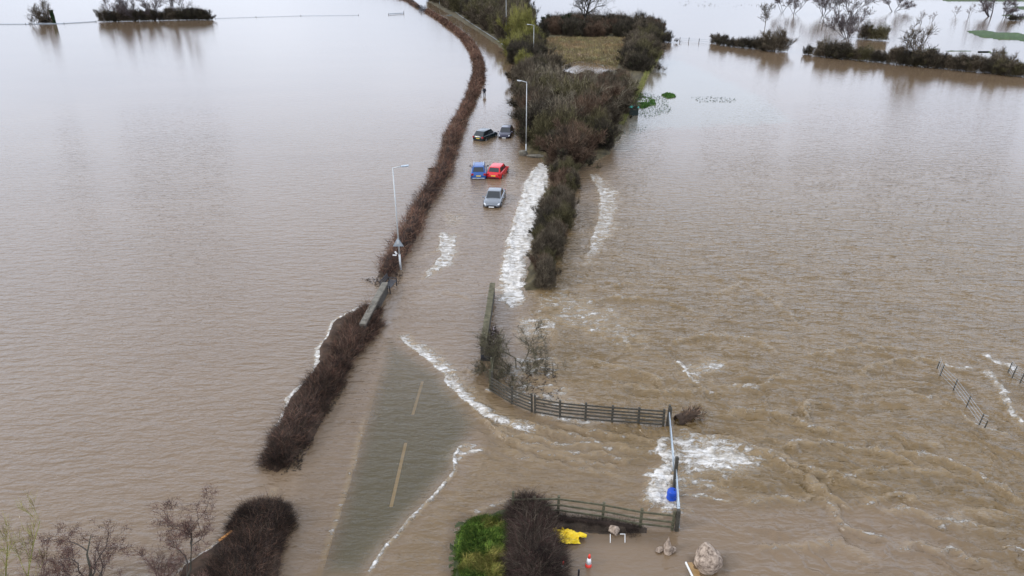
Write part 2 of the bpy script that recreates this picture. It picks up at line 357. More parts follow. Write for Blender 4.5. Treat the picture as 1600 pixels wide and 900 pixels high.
foam_poly([(840,450),(900,455),(960,490),(1000,530),(990,548),(940,525),(880,505),(840,480)], 0.47, 1.2, 2.2)
foam_line([(1056,566),(1066,578),(1078,592),(1096,606)], 0.92, .55, .08, .4, .10)
foam_poly([(1056,568),(1105,564),(1135,570),(1110,585),(1100,600),(1082,594)], 0.6, .5, .9)
foam_line([(1470,570),(1490,576),(1530,578)], 0.85, .3, .15, .5, .06)
foam_line([(1536,552),(1560,570),(1590,580)], 0.88, .45, .2, .6, .08)
foam_line([(1540,575),(1560,605),(1580,640),(1594,668)], 0.85, .3, .35, .6, .08)
foam_line([(1496,640),(1512,658),(1530,668)], 0.66, .2, .1, .3, .05)
foam_line([(1530,668),(1560,672),(1582,680)], 0.6, .15, .15, .4, .03)
foam_line([(1255,640),(1268,628),(1282,626)], 0.6, .15, .15, .4, .07)
foam_line([(1398,775),(1420,772),(1436,778)], 0.55, .12, .12, .4, .05)
foam_line([(1280,776),(1290,780),(1296,798)], 0.5, .12, .12, .4, .05)
foam_line([(1565,858),(1590,860),(1610,862)], 0.6, .12, .12, .4, .05)
foam_line([(1440,690),(1480,700)], 0.45, .15, .15, .4, .04)
foam_line([(672,448),(690,440)], 0.3, .3, .3, .4)
foam_line([(1100,648),(1080,640),(1060,640)], 0.5, .2, .3, .6, .04)
foam_line([(780,790),(800,782)], 0.62, .2, .2, .4, .03)
foam_line([(735,802),(760,796),(798,786)], 0.42, .3, .2, .4, .03)
foam_line([(980,202),(960,226),(945,240),(920,258)], 0.36, .8, .3, .7)
foam_line([(990,137),(1000,124)], 0.5, .6, .3, .5)
foam_line([(1000,120),(1012,122)], 0.5, .6, .3, .5)
# white rims along the left banks
RIM = []
def rim(pts): foam_line(pts, 1.15, .2, .34, .22, 0.03, .2, False)
rim([(578,476),(560,482),(540,492),(520,504),(514,528),(498,545),(499,566),(486,592),(452,622),(448,640),(436,664)])
rim([(366,832),(345,850),(318,868),(296,882),(286,892)])
foam_poly([(286,880),(296,882),(300,892),(288,896)], .8, .1, .1)
# flow field: smooth wave relief
rr = np.hypot(X+2.0, Y-43.0); ang = np.arctan2(Y-43.0, X+2.0)
wrp = (fbm(X*0.25, Y*0.25, 60)-0.5)
zoneR = sst(-1.5, 3.0, X-np.interp(Y, [13, 24, 34, 46, 60, 90], [9, 8.2, 0.5, 0.5, 3, 14]))*sst(90, 42, Y)
zoneR2 = zoneR*sst(46, 30, Y+X*0.12)
zoneR *= 1-0.9*sst(1.2, 0, np.hypot(np.maximum(X-16, 0)/6, np.maximum(Y-22.5, 0)/1.6)*1.0)*(Y < 24.5)
q = 2*math.pi
X1 = X*0.88+Y*0.47; Y1 = -X*0.47+Y*0.88
def streak(fx, fy, seed, ang_=0.0):
    c, s = math.cos(ang_), math.sin(ang_); u = X*c+Y*s+wrp*6; v = -X*s+Y*c+wrp*4.0
    return fbm(u*fx, v*fy, seed, 4)-0.5
def ridged(fx, fy, seed, ang_):
    c, s = math.cos(ang_), math.sin(ang_); u = X*c+Y*s+wxa*0.8+wrp*7; v = -X*s+Y*c+wya*0.45+wrp*5
    n_ = fbm(u*fx, v*fy, seed, 3); return 1-np.abs(2*n_-1)*2.4
hz = 0.10*zoneR2*np.clip(ridged(0.22, 0.75, 71, -0.55), 0, 1)**2 + 0.17*zoneR*streak(0.4, 1.8, 72, -0.45) + 0.12*zoneR*streak(1.6, 4.2, 73, -0.3)
hz += 0.045*zoneR2*np.clip(ridged(0.9, 1.9, 74, -0.35), 0, 1)**2
# mouth of the side road: curved parallel crests running to the gates
for k, (pts, a) in enumerate([([(1265,760),(1330,742),(1420,735),(1500,745)], .05), ([(1100,600),(1180,605),(1240,580)], .05), ([(1180,860),(1280,850),(1380,872)], .04), ([(900,470),(960,462),(1040,470),(1120,500)], .05), ([(930,450),(1000,440),(1080,452)], .04), ([(1040,540),(1100,520),(1180,530),(1230,560)], .05), ([(1320,620),(1400,610),(1480,625)], .05), ([(1200,700),(1280,690),(1380,705),(1460,740)], .06), ([(1400,700),(1480,720),(1560,760),(1610,800)], .06), ([(1450,820),(1520,800),(1600,810)], .05), ([(640,470),(700,455),(750,470)], .02), ([(690,585),(730,575),(765,590)], .03),([(742,645),(790,684),(860,700),(950,712),(1030,725)], .055), ([(745,655),(800,676),(870,690),(960,700),(1035,708)], .05), ([(760,672),(820,700),(900,716),(1000,738)], .045), ([(720,625),(770,650),(850,672),(940,690),(1040,700)], .05), ([(760,690),(840,722),(930,735),(1010,755)], .03), ([(850,660),(930,672),(1000,684),(1040,696)], .04),
        ([(1060,680),(1130,690),(1200,710),(1250,738),(1300,780),(1340,805)], .09), ([(1080,676),(1160,690),(1240,720),(1320,750),(1400,760)], .07), ([(1150,786),(1230,782),(1290,778)], .05), ([(1290,780),(1300,800),(1330,830),(1400,848)], .06), ([(1340,790),(1400,776),(1440,780)], .05), ([(1360,800),(1430,800),(1520,820),(1600,840)], .06), ([(1100,650),(1180,640),(1240,650),(1270,668),(1330,676)], .06), ([(1262,650),(1256,640),(1270,628),(1300,630)], .07), ([(1480,570),(1440,560),(1380,570),(1320,590)], .06), ([(1250,560),(1330,540),(1420,545)], .05), ([(1100,470),(1160,440),(1210,470),(1260,520)], .04), ([(900,560),(1000,580),(1050,600)], .05), ([(960,600),(1060,612),(1160,610)], .05), ([(1380,850),(1480,860),(1560,890)], .05)]):
    P = P2(pts); m = sel(P, 3)
    d, s_, t = segdist(X[m]+wxa[m]*.9, Y[m]+wya[m]*.9, P); e = sst(0, .15, t)*sst(0, .2, 1-t)
    hz[m] += 2.0*a*e*(np.exp(-(d/.22)**2)-.5*np.exp(-((d-.45)/.3)**2))
    foam[m] = np.maximum(foam[m], .36*e*np.exp(-(d/.20)**2)*np.clip(a/.05, .5, 1))
    if k % 2: foam[m] = np.maximum(foam[m], .42*e*np.exp(-(d/.16)**2)*(a > .045))
mouth = sst(-0.5, 1.0, polysd(X, Y, P2([(700,610),(745,690),(708,745),(640,812),(570,905),(705,905),(712,820),(800,780),(850,790),(1050,815),(1016,770),(1030,700),(1040,670),(850,650),(770,610),(745,560)])))
hz += 0.05*mouth*streak(0.9, 3.2, 75, -0.25)
near_r = sst(-1, 1, X+8.3)*(X < 14)*sst(90, 40, Y)*(1-zoneR)
left = sst(1, -2, X+8.8+np.clip((Y-130)*.2, 0, 80)) 
hz += 0.020*left*(fbm(X*0.45+Y*0.12+wrp*2, Y*2.1-X*0.25+wrp*3, 76, 3)-0.5)*sst(140, 60, Y)
hz += 0.03*near_r*streak(0.7, 2.6, 77, 0.15)
weir = np.zeros_like(X); m = np.where(foam > 0.5)[0]
hz[m] += foam[m]*0.22*(fbm(X[m]*3.0, Y[m]*3.0, 80, 4)-0.45)
hz = hz+hump
hz *= 1-0.05*zoneR
far = sst(230, 70, Y); hz *= far
silt = zoneR*(0.9*np.clip(ridged(0.20, 1.1, 171, -0.5), 0, 1)**1.5+0.7*np.clip(ridged(0.5, 2.4, 172, -0.35), 0, 1)**2)+mouth*(0.7*np.clip(ridged(0.3, 2.2, 173, -0.2), 0, 1)**2)
silt += 10*np.clip(hz-0.03, 0, .08)*(foam < .3)*(zoneR+mouth)
silt = np.clip(silt*sst(120, 40, Y)*(1-.8*sst(0, 1, X-8)*sst(24, 21.5, Y)), 0, 1)
inner = (np.abs(X) < 1.12*(Y*0.7+7.2)) & (Y > 13.4) & (Y < 440)
hz = np.where(inner, hz, 0)
# clarity: the asphalt shows through here
clear = sst(-0.5, 1.1, polysd(X+wxa*.4, Y+wya*.4, P2([(480,905),(504,830),(547,700),(582,590),(598,530),(618,522),(632,540),(664,562),(690,584),(700,604),(722,628),(745,660),(740,690),(716,698),(706,714),(706,738),(680,768),(640,810),(598,856),(562,905)])))*1.0
clear *= 0.48+0.52*sst(42, 23, Y)
cl2 = 0.75*sst(-0.3, 0.3, polysd(X, Y, P2([(540,600),(470,735),(440,905),(505,905),(560,700),(600,545),(575,530)])))*(0.55+0.45*fbm(X*.8, Y*.5, 90))
clear = np.maximum(clear, cl2*0.55)
clear = np.maximum(clear, 0.8*sst(-.25, .15, polysd(X, Y, P2([(1079,872),(1132,871),(1136,900),(1076,900)]))))*1.0
clear = np.maximum(clear, 0.75*sst(-.5, .2, polysd(X+wxa*.6, Y+wya*.6, P2([(704,905),(702,850),(710,820),(735,802),(800,792),(812,905)]))))
clear = np.maximum(clear, 0.5*sst(-0.3, .3, polysd(X, Y, P2([(800,792),(870,802),(1050,832),(1040,850),(870,850)]))))
teal = sst(-2.5, 1.0, polysd(X+wxa*3, Y+wya*6, P2([(1010,90),(1060,95),(1180,150),(1230,190),(1020,200),(985,205),(970,235),(960,220),(980,170)])))
blue_calm = sst(-0.5, 0.5, polysd(X+wxa, Y+wya, P2([(575,525),(588,500),(605,468),(622,455),(618,500),(612,528)])))
# ripple strength
amp = 0.5+0*X
amp *= 1-0.89*sst(26, 135, Y)
amp += 0.5*zoneR+0.15*mouth
calm = np.maximum(blue_calm, sst(-2, 2, polysd(X, Y, P2([(660,5),(730,45),(800,90),(800,150),(770,170),(750,150),(765,110),(750,80),(700,30)]))))
amp *= 1-0.6*calm
park = sst(-1.5, 1.0, polysd(X, Y, P2([(870,835),(1060,832),(1250,850),(1330,905),(870,905)]))); amp *= 1-0.55*park
lane = (0.6+0.4*sst(42, 23, Y))*sst(-.3, .9, polysd(X, Y, P2([(498,905),(560,700),(606,530),(690,584),(745,660),(706,738),(562,905)])))
me = raw_mesh('flood_water', np.stack([X, Y, hz], 1), F, [], True, None, {'foam': foam, 'clear': clear, 'amp': amp, 'teal': teal, 'silt': silt, 'turb': np.clip(zoneR+mouth*.6, 0, 1), 'lane': lane})
def water_mat():
    m = bpy.data.materials.new('flood_water'); m.use_nodes = True; n = m.node_tree.nodes; l = m.node_tree.links.new
    p = n['Principled BSDF']; outn = n['Material Output']
    def att(a):
        x = n.new('ShaderNodeAttribute'); x.attribute_name = a; return x.outputs['Fac']
    def math_(op, a, b=None, clamp=False):
        x = n.new('ShaderNodeMath'); x.operation = op; x.use_clamp = clamp
        for i, v in enumerate((a, b)):
            if v is None: continue
            if isinstance(v, (int, float)): x.inputs[i].default_value = v
            else: l(v, x.inputs[i])
        return x.outputs[0]
    def mixc(f, a, b):
        x = n.new('ShaderNodeMixRGB')
        for i, v in enumerate((f, a, b)):
            if isinstance(v, (int, float)): x.inputs[i].default_value = v
            elif isinstance(v, tuple): x.inputs[i].default_value = v+(1,)
            else: l(v, x.inputs[i])
        return x.outputs[0]
    def noise(scale, rotz, sc, detail=3, dist=0.0, w_=0):
        mp = n.new('ShaderNodeMapping'); mp.inputs['Scale'].default_value = sc; mp.inputs['Rotation'].default_value = (0, 0, rotz); mp.inputs['Location'].default_value = (w_, w_*2, 0)
        l(tcn.outputs['Object'], mp.inputs[0])
        x = n.new('ShaderNodeTexNoise'); x.inputs['Scale'].default_value = scale; x.inputs['Detail'].default_value = detail; x.inputs['Distortion'].default_value = dist
        l(mp.outputs[0], x.inputs['Vector']); return x.outputs['Fac']
    tcn = n.new('ShaderNodeTexCoord')
    si = att('silt'); fo, clr, am, te, tu, ln = att('foam'), att('clear'), att('amp'), att('teal'), att('turb'), att('lane')
    nA = noise(2.2, 0.12, (0.33, 1.0, 1), 4, 0.4)        # wind ripples
    nB = noise(5.5, -0.35, (0.45, 1.0, 1), 3, 0.3, 5)    # fine crossing ripples
    nC = noise(1.3, -0.5, (0.28, 1.0, 1), 6, 0.5, 9)      # flow boils
    big = noise(0.10, 0.2, (0.5, 1.0, 1), 4, 0.5, 3)     # silt patches
    # foam breakup
    f1 = noise(2.6, -0.3, (0.6, 1.2, 1), 8, 0.6, 2); f2 = noise(11.0, 0.2, (0.7, 1.1, 1), 5, 0.4, 7)
    fn = math_('ADD', math_('MULTIPLY', f1, 0.65), math_('MULTIPLY', f2, 0.35))
    fs = math_('ADD', math_('MULTIPLY', fo, 1.12), math_('MULTIPLY', math_('SUBTRACT', fn, 0.5), 4.0))
    foamf = math_('MULTIPLY', math_('SUBTRACT', fs, 0.53), 1.8, True)
    foamf = math_('MULTIPLY', foamf, math_('MULTIPLY', fo, 5.0, True), True)
    mud = mixc(big, (0.150, 0.100, 0.058), (0.200, 0.140, 0.088))
    mud = mixc(tu, mud, (0.130, 0.084, 0.034))
    mud = mixc(math_('MULTIPLY', ln, 0.8), mud, (0.120, 0.102, 0.058))
    mud = mixc(math_('MULTIPLY', te, 0.4), mud, (0.19, 0.21, 0.17))
    mud = mixc(math_('MULTIPLY', si, 0.34), mud, (0.24, 0.160, 0.075))
    aer = math_('MULTIPLY', fo, 0.75, True)      # aerated silt near foam
    mud = mixc(aer, mud, (0.36, 0.27, 0.16))
    basec = mixc(foamf, mud, mixc(math_('MULTIPLY', math_('SUBTRACT', noise(3.2, -0.5, (0.35, 1.5, 1), 7, 0.8, 4), 0.3), 2.5, True), (0.34, 0.29, 0.22), (0.84, 0.82, 0.79)))
    l(basec, p.inputs['Base Color'])
    p.inputs['IOR'].default_value = 1.45
    l(math_('ADD', 0.055, math_('MULTIPLY', foamf, 0.6)), p.inputs['Roughness'])
    hA = math_('MULTIPLY', nA, 0.30); hB = math_('MULTIPLY', nB, 0.12); hC = math_('MULTIPLY', math_('MULTIPLY', nC, tu), 0.22)
    hh = math_('MULTIPLY', math_('ADD', math_('ADD', hA, hB), hC), am)
    hf = math_('MULTIPLY', math_('MULTIPLY', fn, foamf), 0.16)
    b = n.new('ShaderNodeBump'); b.inputs['Strength'].default_value = 1.0; b.inputs['Distance'].default_value = 1.0
    l(math_('ADD', hh, hf), b.inputs['Height']); l(b.outputs[0], p.inputs['Normal'])
    tr = n.new('ShaderNodeBsdfTransparent'); tr.inputs[0].default_value = (0.80, 0.74, 0.60, 1)
    ms = n.new('ShaderNodeMixShader')
    l(math_('MULTIPLY', math_('MULTIPLY', clr, 0.42), math_('SUBTRACT', 1.0, foamf), True), ms.inputs[0])
    l(p.outputs[0], ms.inputs[1]); l(tr.outputs[0], ms.inputs[2]); l(ms.outputs[0], outn.inputs[0])
    return m
me.materials.append(water_mat())
tag(link('flood_water', me), 'brown silty flood water with white foam lines and wind ripples', None, None, 'structure')

# ------------------------------------------------------------------ plants
def nrm(v): return v/(np.linalg.norm(v, axis=-1, keepdims=True)+1e-9)
def twig_geo(B, D, Ln, Wd, C, rng, bend=0.25):
    """thin three-section twigs, each a quad and a tip; returns V, triangles, colours"""
    N = len(B); D = nrm(D)
    R = nrm(rng.normal(size=(N, 3))); Sd = nrm(np.cross(D, R)); Wd = np.broadcast_to(Wd, (N,))[:, None]; Ln = np.broadcast_to(Ln, (N,))[:, None]
    Mi = B+D*Ln*0.5+rng.normal(size=(N, 3))*Ln*bend*0.3
    T = B+D*Ln+rng.normal(size=(N, 3))*Ln*bend*0.5
    V = np.stack([B-Sd*Wd/2, B+Sd*Wd/2, Mi-Sd*Wd*.38, Mi+Sd*Wd*.38, T], 1).reshape(-1, 3)
    i = np.arange(N)[:, None]*5
    F = np.concatenate([i+[0, 1, 3], i+[0, 3, 2], i+[2, 3, 4]], 0)
    return V, F, np.repeat(np.broadcast_to(C, (N, 3)), 5, 0)
def leaf_geo(P, size, C, rng, up=0.0, asp=0.6):
    N = len(P); a = nrm(rng.normal(size=(N, 3))); n_ = nrm(rng.normal(size=(N, 3))+[0, 0, up]); b = nrm(np.cross(a, n_)); a = nrm(np.cross(n_, b))
    s = np.broadcast_to(size, (N,))[:, None]
    V = np.stack([P-a*s/2, P+b*s*asp/2, P+a*s/2, P-b*s*asp/2], 1).reshape(-1, 3); i = np.arange(N)[:, None]*4
    return V, np.concatenate([i+[0, 1, 2], i+[0, 2, 3]], 0), np.repeat(np.broadcast_to(C, (N, 3)), 4, 0)
def cat_geo(gs):
    V, F, C, o = [], [], [], 0
    for v, f, c in gs:
        V.append(v); F.append(f+o); C.append(c); o += len(v)
    return np.concatenate(V), np.concatenate(F), np.concatenate(C)
def geo_mesh(name, gs, m=None, smooth=False):
    V, F, C = cat_geo(gs); return raw_mesh(name, V, F, [m or M_twig], smooth, C)
def tubes_geo(P, R, C, n=5):
    """P (N,K,3) R (N,K)"""
    N, K, _ = P.shape; T = np.gradient(P, axis=1); T = nrm(T)
    ref = np.where(np.abs(T[..., 2:3]) > 0.9, np.array([1., 0, 0]), np.array([0, 0, 1.]))
    A = nrm(np.cross(T, ref)); B = np.cross(T, A)
    th = np.arange(n)/n*2*math.pi
    V = P[:, :, None, :]+R[:, :, None, None]*(A[:, :, None, :]*np.cos(th)[None, None, :, None]+B[:, :, None, :]*np.sin(th)[None, None, :, None])
    V = V.reshape(-1, 3); b = (np.arange(N)*K*n)[:, None, None, None]; k = (np.arange(K-1)*n)[None, :, None, None]; j = np.arange(n)[None, None, :, None]; j2 = (j+1) % n
    q = np.concatenate([b+k+j, b+k+j2, b+k+n+j2, b+k+n+j], -1).reshape(-1, 4)
    F = np.concatenate([q[:, [0, 1, 2]], q[:, [0, 2, 3]]])
    return V, F, np.repeat(np.broadcast_to(C, (N, 3)), K*n, 0)
def grow(seed, H, stems=1, spread=0.2, levels=3, kids=(7, 8, 8), ratio=(0.55, 0.5, 0.5), rad=None, ang=0.9, up=0.25, crook=0.18, col=(0.1, 0.08, 0.06), tipcol=None, start=0.3, tw=0.012, K=6, stemlen=1.0, sides=(6, 4, 3), tip0=0.35):
    """branching plant; returns (trunk geos, branch geos, end points, end dirs)"""
    rng = np.random.default_rng(seed); rad = rad or H*0.022
    tipcol = tipcol or col
    phi = rng.uniform(0, 2*math.pi, stems)+0; tilt = spread*(0.4+0.9*rng.random(stems)) if stems > 1 else np.array([spread*0.3])
    D = np.stack([np.sin(tilt)*np.cos(phi), np.sin(tilt)*np.sin(phi), np.cos(tilt)], 1)
    B = np.stack([np.cos(phi), np.sin(phi), np.zeros(stems)], 1)*rad*1.2*(stems > 1); B[:, 2] = -0.5
    Ln = H*stemlen*(0.75+0.3*rng.random(stems)) if stems > 1 else np.array([H*stemlen]); R0 = np.full(stems, rad)*(0.6+0.4*rng.random(stems))
    trunk, branch = [], []
    for lv in range(levels+1):
        N = len(B); P = np.zeros((N, K, 3)); P[:, 0] = B; d = D.copy()
        for k in range(1, K):
            d = nrm(d+rng.normal(size=(N, 3))*crook+np.array([0, 0, up*0.18])*(lv > 0)); P[:, k] = P[:, k-1]+d*(Ln/(K-1))[:, None]
        tp = np.linspace(1, (0.35 if lv else tip0) if lv < levels else 0.2, K); R = R0[:, None]*tp[None]
        cc = np.array(col)*(1-lv/levels)+np.array(tipcol)*(lv/levels)
        C = cc*(0.75+0.5*rng.random((N, 1)))
        if lv == 0: trunk.append(tubes_geo(P, R, C, sides[0]))
        elif lv < levels: branch.append(tubes_geo(P, R, C, sides[min(lv, 2)]))
        else:
            branch.append(tubes_geo(P, np.maximum(R, tw*np.linspace(.5, .25, K)), C, 3))
        if lv == levels: return trunk, branch, P, rng
        nk = kids[lv]; idx = np.repeat(np.arange(N), nk); M = len(idx)
        f = start+(1-start)*rng.random(M)**0.8 if lv == 0 else 0.15+0.85*rng.random(M)
        f = np.minimum(f, 0.999)*(K-1); i0 = f.astype(int); fr = (f-i0)[:, None]
        B = P[idx, i0]*(1-fr)+P[idx, i0+1]*fr; pd = nrm(P[idx, i0+1]-P[idx, i0])
        sidev = nrm(np.cross(pd, rng.normal(size=(M, 3)))); a = ang*(0.6+0.6*rng.random(M))[:, None]
        D = nrm(pd*np.cos(a)+sidev*np.sin(a)+np.array([0, 0, up]))
        Ln = Ln[idx]*ratio[lv]*(0.6+0.6*rng.random(M))*(1-0.45*(f/(K-1))*(lv == 0))
        R0 = np.maximum(np.interp(f/(K-1), [0, 1], [1, 0.35])*R0[idx]*0.55, 0.004)
def pick(rng, cols, N):
    c = np.array(cols)[rng.integers(0, len(cols), N)]; return c*(0.6+0.8*rng.random((N, 1)))

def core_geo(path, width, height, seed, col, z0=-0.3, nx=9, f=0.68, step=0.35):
    """lumpy ridge following a ground path: dark core added inside a hedge to block light through gaps"""
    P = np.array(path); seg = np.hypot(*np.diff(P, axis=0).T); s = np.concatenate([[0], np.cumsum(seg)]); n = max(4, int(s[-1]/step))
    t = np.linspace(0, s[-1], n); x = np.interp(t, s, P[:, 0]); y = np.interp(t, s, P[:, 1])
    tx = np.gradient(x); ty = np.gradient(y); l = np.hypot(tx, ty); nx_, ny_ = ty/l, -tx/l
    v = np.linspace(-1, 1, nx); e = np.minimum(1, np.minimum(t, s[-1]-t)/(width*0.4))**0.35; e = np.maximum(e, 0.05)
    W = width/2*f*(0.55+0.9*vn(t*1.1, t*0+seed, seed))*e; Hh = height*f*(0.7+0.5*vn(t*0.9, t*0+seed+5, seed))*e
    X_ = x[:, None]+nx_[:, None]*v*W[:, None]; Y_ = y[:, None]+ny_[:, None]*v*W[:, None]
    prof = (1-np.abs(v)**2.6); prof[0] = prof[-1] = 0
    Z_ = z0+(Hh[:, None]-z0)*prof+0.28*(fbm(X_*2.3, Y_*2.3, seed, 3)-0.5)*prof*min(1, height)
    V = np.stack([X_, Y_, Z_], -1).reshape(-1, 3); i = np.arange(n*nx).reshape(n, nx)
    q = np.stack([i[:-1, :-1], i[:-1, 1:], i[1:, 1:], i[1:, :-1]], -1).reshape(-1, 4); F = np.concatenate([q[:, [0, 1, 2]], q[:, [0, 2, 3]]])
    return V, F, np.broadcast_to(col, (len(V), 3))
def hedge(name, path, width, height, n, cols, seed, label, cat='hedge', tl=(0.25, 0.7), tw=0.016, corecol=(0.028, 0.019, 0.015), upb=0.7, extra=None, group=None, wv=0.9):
    rng = np.random.default_rng(seed); P = np.array(path); seg = np.hypot(*np.diff(P, axis=0).T); s = np.concatenate([[0], np.cumsum(seg)]); Lt = s[-1]
    t = rng.random(n)*Lt; x = np.interp(t, s, P[:, 0]); y = np.interp(t, s, P[:, 1]); x2 = np.interp(t+.2, s, P[:, 0]); y2 = np.interp(t+.2, s, P[:, 1]); x1 = np.interp(t-.2, s, P[:, 0]); y1 = np.interp(t-.2, s, P[:, 1])
    dx = x2-x1; dy = y2-y1; l = np.hypot(dx, dy)+1e-9; nx_, ny_ = dy/l, -dx/l
    e = np.maximum(np.minimum(1, np.minimum(t, Lt-t)/(width*0.4))**0.35, 0.15)
    v = rng.uniform(-1, 1, n); W = width/2*(1-wv/2+wv*vn(t*1.1, t*0+seed, seed))*e; Hh = height*(0.65+0.65*vn(t*0.9, t*0+seed+5, seed))*e
    side_n = .5+wv*1.1*(-.5+fbm(t*2.3+50, np.sign(v)*3+v*0, seed+30, 3)); W = W*(0.6+0.8*side_n)
    # clumps: pull twigs towards clump centres for gaps and tufts
    zf = rng.random(n)**0.5; prof = (1-np.abs(v)**2.4)
    z = np.clip(Hh*prof*zf*1.0, 0, None)*0.85-0.1
    B = np.stack([x+nx_*v*W*0.85, y+ny_*v*W*0.85, z], 1); B[:, 2] += 0.3*(fbm(B[:, 0]*2.0, B[:, 1]*2.0, seed+3, 3)-0.5)*min(1, height)
    D = np.stack([nx_*v*0.9, ny_*v*0.9, np.full(n, upb)], 1)+rng.normal(size=(n, 3))*0.7
    Ln = rng.uniform(*tl, n)*(1+.6*(rng.random(n) > .93)); B[:, :2] += (rng.normal(size=(n, 2))*.12); dist = np.maximum(1, np.hypot(B[:, 0], B[:, 1])/30)
    patch = fbm(x*0.35, y*0.35, seed+9)[:, None]
    C = pick(rng, cols, n)*(0.15+1.7*patch)*(0.35+1.3*fbm(B[:, 0]*1.6, B[:, 1]*1.6, seed+12, 3)[:, None])
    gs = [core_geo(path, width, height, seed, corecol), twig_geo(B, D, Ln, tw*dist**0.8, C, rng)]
    if extra: gs += extra(rng)
    return tag(link(name, geo_mesh(name, gs)), label, cat, group)

BR = [(0.17, 0.095, 0.064), (0.105, 0.062, 0.045), (0.22, 0.14, 0.095), (0.08, 0.05, 0.038), (0.145, 0.072, 0.05)]
DK = [(0.04, 0.027, 0.024), (0.06, 0.043, 0.035), (0.03, 0.022, 0.02), (0.11, 0.078, 0.06), (0.042, 0.036, 0.025)]
farpath = FARH
hedge('clipped_hedge', farpath, 1.9, 1.25, 60000, BR, 1, 'long low brown bare hedge curving away between the flooded left field and the road', wv=1.15, tl=(.25, .9))
hedge('clipped_hedge', GP([(653,12),(640,2),(600,-10),(540,-22)]), 3.4, 1.6, 7000, BR, 2, 'far end of the brown hedge beyond the gap, at the top edge by the road')
hedge('wild_hedge', GP([(580,486),(566,512),(545,545),(526,575),(512,600),(498,622)]), 1.75, 0.8, 26000, BR+DK, 3, 'brown bramble hedge on the bank just below the pale parapet', tw=0.014)
hedge('wild_hedge', GP([(508,596),(490,630),(468,664),(450,695),(438,716),(430,732)]), 1.5, 1.0, 24000, DK+BR[:2], 4, 'dark bramble hedge tapering to a point on the left of the road', tw=0.013)
hedge('wild_hedge', GP([(420,792),(408,826),(392,860),(372,905),(350,960)]), 2.9, 1.2, 56000, DK+BR[:1], 5, 'dark square ended bramble hedge at the bottom edge left of the road', tl=(0.2, 0.55), tw=0.010, wv=.3)
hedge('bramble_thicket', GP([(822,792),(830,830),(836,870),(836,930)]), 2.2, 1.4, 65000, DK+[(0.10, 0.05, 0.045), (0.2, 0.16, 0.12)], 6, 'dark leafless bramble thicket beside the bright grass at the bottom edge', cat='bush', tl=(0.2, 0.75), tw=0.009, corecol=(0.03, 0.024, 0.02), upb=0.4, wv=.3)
hedge('low_brambles', GP([(862,812),(900,817),(950,822),(1000,829)]), 0.7, 0.35, 7000, DK, 7, 'strip of low dead brambles under the three rail fence', cat='bush', tl=(0.1, 0.3), tw=0.008)

# --- tall grass mound and field grass: uncountable
rng = np.random.default_rng(20)
def scatter(poly, n, rng):
    P = np.array(poly); lo, hi = P.min(0), P.max(0); o = np.zeros((0, 2))
    while len(o) < n:
        q_ = rng.uniform(lo, hi, (n*3, 2)); q_ = q_[polysd(q_[:, 0], q_[:, 1], poly) > 0]; o = np.concatenate([o, q_])
    return o[:n]
gp = scatter(P2([(704,905),(702,850),(710,822),(735,806),(776,798),(800,796),(812,905)]), 42000, rng)
edge = polysd(gp[:, 0], gp[:, 1], P2([(704,990),(702,850),(710,822),(735,806),(776,798),(800,796),(812,990)]))
tuft = fbm(gp[:, 0]*2.2, gp[:, 1]*2.2, 30)
yel = fbm(gp[:, 0]*1.1+5, gp[:, 1]*1.1, 31)[:, None]
C = pick(rng, [(0.10, 0.17, 0.025), (0.16, 0.22, 0.04), (0.07, 0.13, 0.025), (0.05, 0.09, 0.02)], len(gp)); C = C*(1-sst(.48, .65, yel))+pick(rng, [(0.28, 0.24, 0.07), (0.2, 0.21, 0.05)], len(gp))*sst(.48, .65, yel)
C = C*(0.45+1.1*tuft[:, None])
Bz = -0.14+0.30*sst(0, 0.9, edge)*(0.5+tuft)
ph = tuft*9; D = np.stack([np.cos(ph)*.7, np.sin(ph)*.7-0.2, np.full(len(ph), 0.75)], 1)+rng.normal(size=(len(ph), 3))*.35
tag(link('grass', geo_mesh('grass', [twig_geo(np.column_stack([gp, Bz]), D, 0.14+0.3*rng.random(len(gp))*sst(0, .6, edge), 0.024, C, rng)])), 'bright green tufted grass mound at the water edge, bottom centre', 'grass', None, 'stuff')
gf = scatter(P2([(846,61),(1000,61),(975,98),(960,106),(905,98),(880,104),(846,112)]), 26000, rng)
gn = fbm(gf[:, 0]*.35, gf[:, 1]*.25, 37)[:, None]; gn2 = sst(.34, .52, fbm(gf[:, 0]*.12+3, gf[:, 1]*.09, 38))[:, None]
C = (pick(rng, [(0.25, 0.165, 0.085), (0.18, 0.11, 0.06), (0.32, 0.24, 0.13)], len(gf))*(1-gn2)+pick(rng, [(0.15, 0.13, 0.06), (0.26, 0.22, 0.1), (0.13, 0.09, 0.06)], len(gf))*gn2)*(0.4+1.2*gn)
tag(link('rough_grass', geo_mesh('rough_grass', [twig_geo(np.column_stack([gf, np.full(len(gf), .35)]), rng.normal(size=(len(gf), 3))*.5+[0, 0, 1], 0.3+0.9*gn[:, 0]*rng.random(len(gf)), 0.10, C, rng)])), 'tan rough grass of the small field inside the thicket', 'grass', None, 'stuff')
ge = scatter(P2([(1030,82),(1010,110),(998,135),(980,165),(964,196),(974,196),(990,165),(1004,140),(1012,120),(1036,82)]), 5000, rng)
tag(link('bank_grass', geo_mesh('bank_grass', [twig_geo(np.column_stack([ge, np.full(len(ge), .1)]), rng.normal(size=(len(ge), 3))*.4+[0, 0, 1], 0.25+0.4*rng.random(len(ge)), 0.05, pick(rng, [(0.22, 0.22, 0.07), (0.14, 0.17, 0.04), (0.3, 0.26, 0.12)], len(ge)), rng)])), 'yellow green grass edge along the right side of the thicket', 'grass', None, 'stuff')

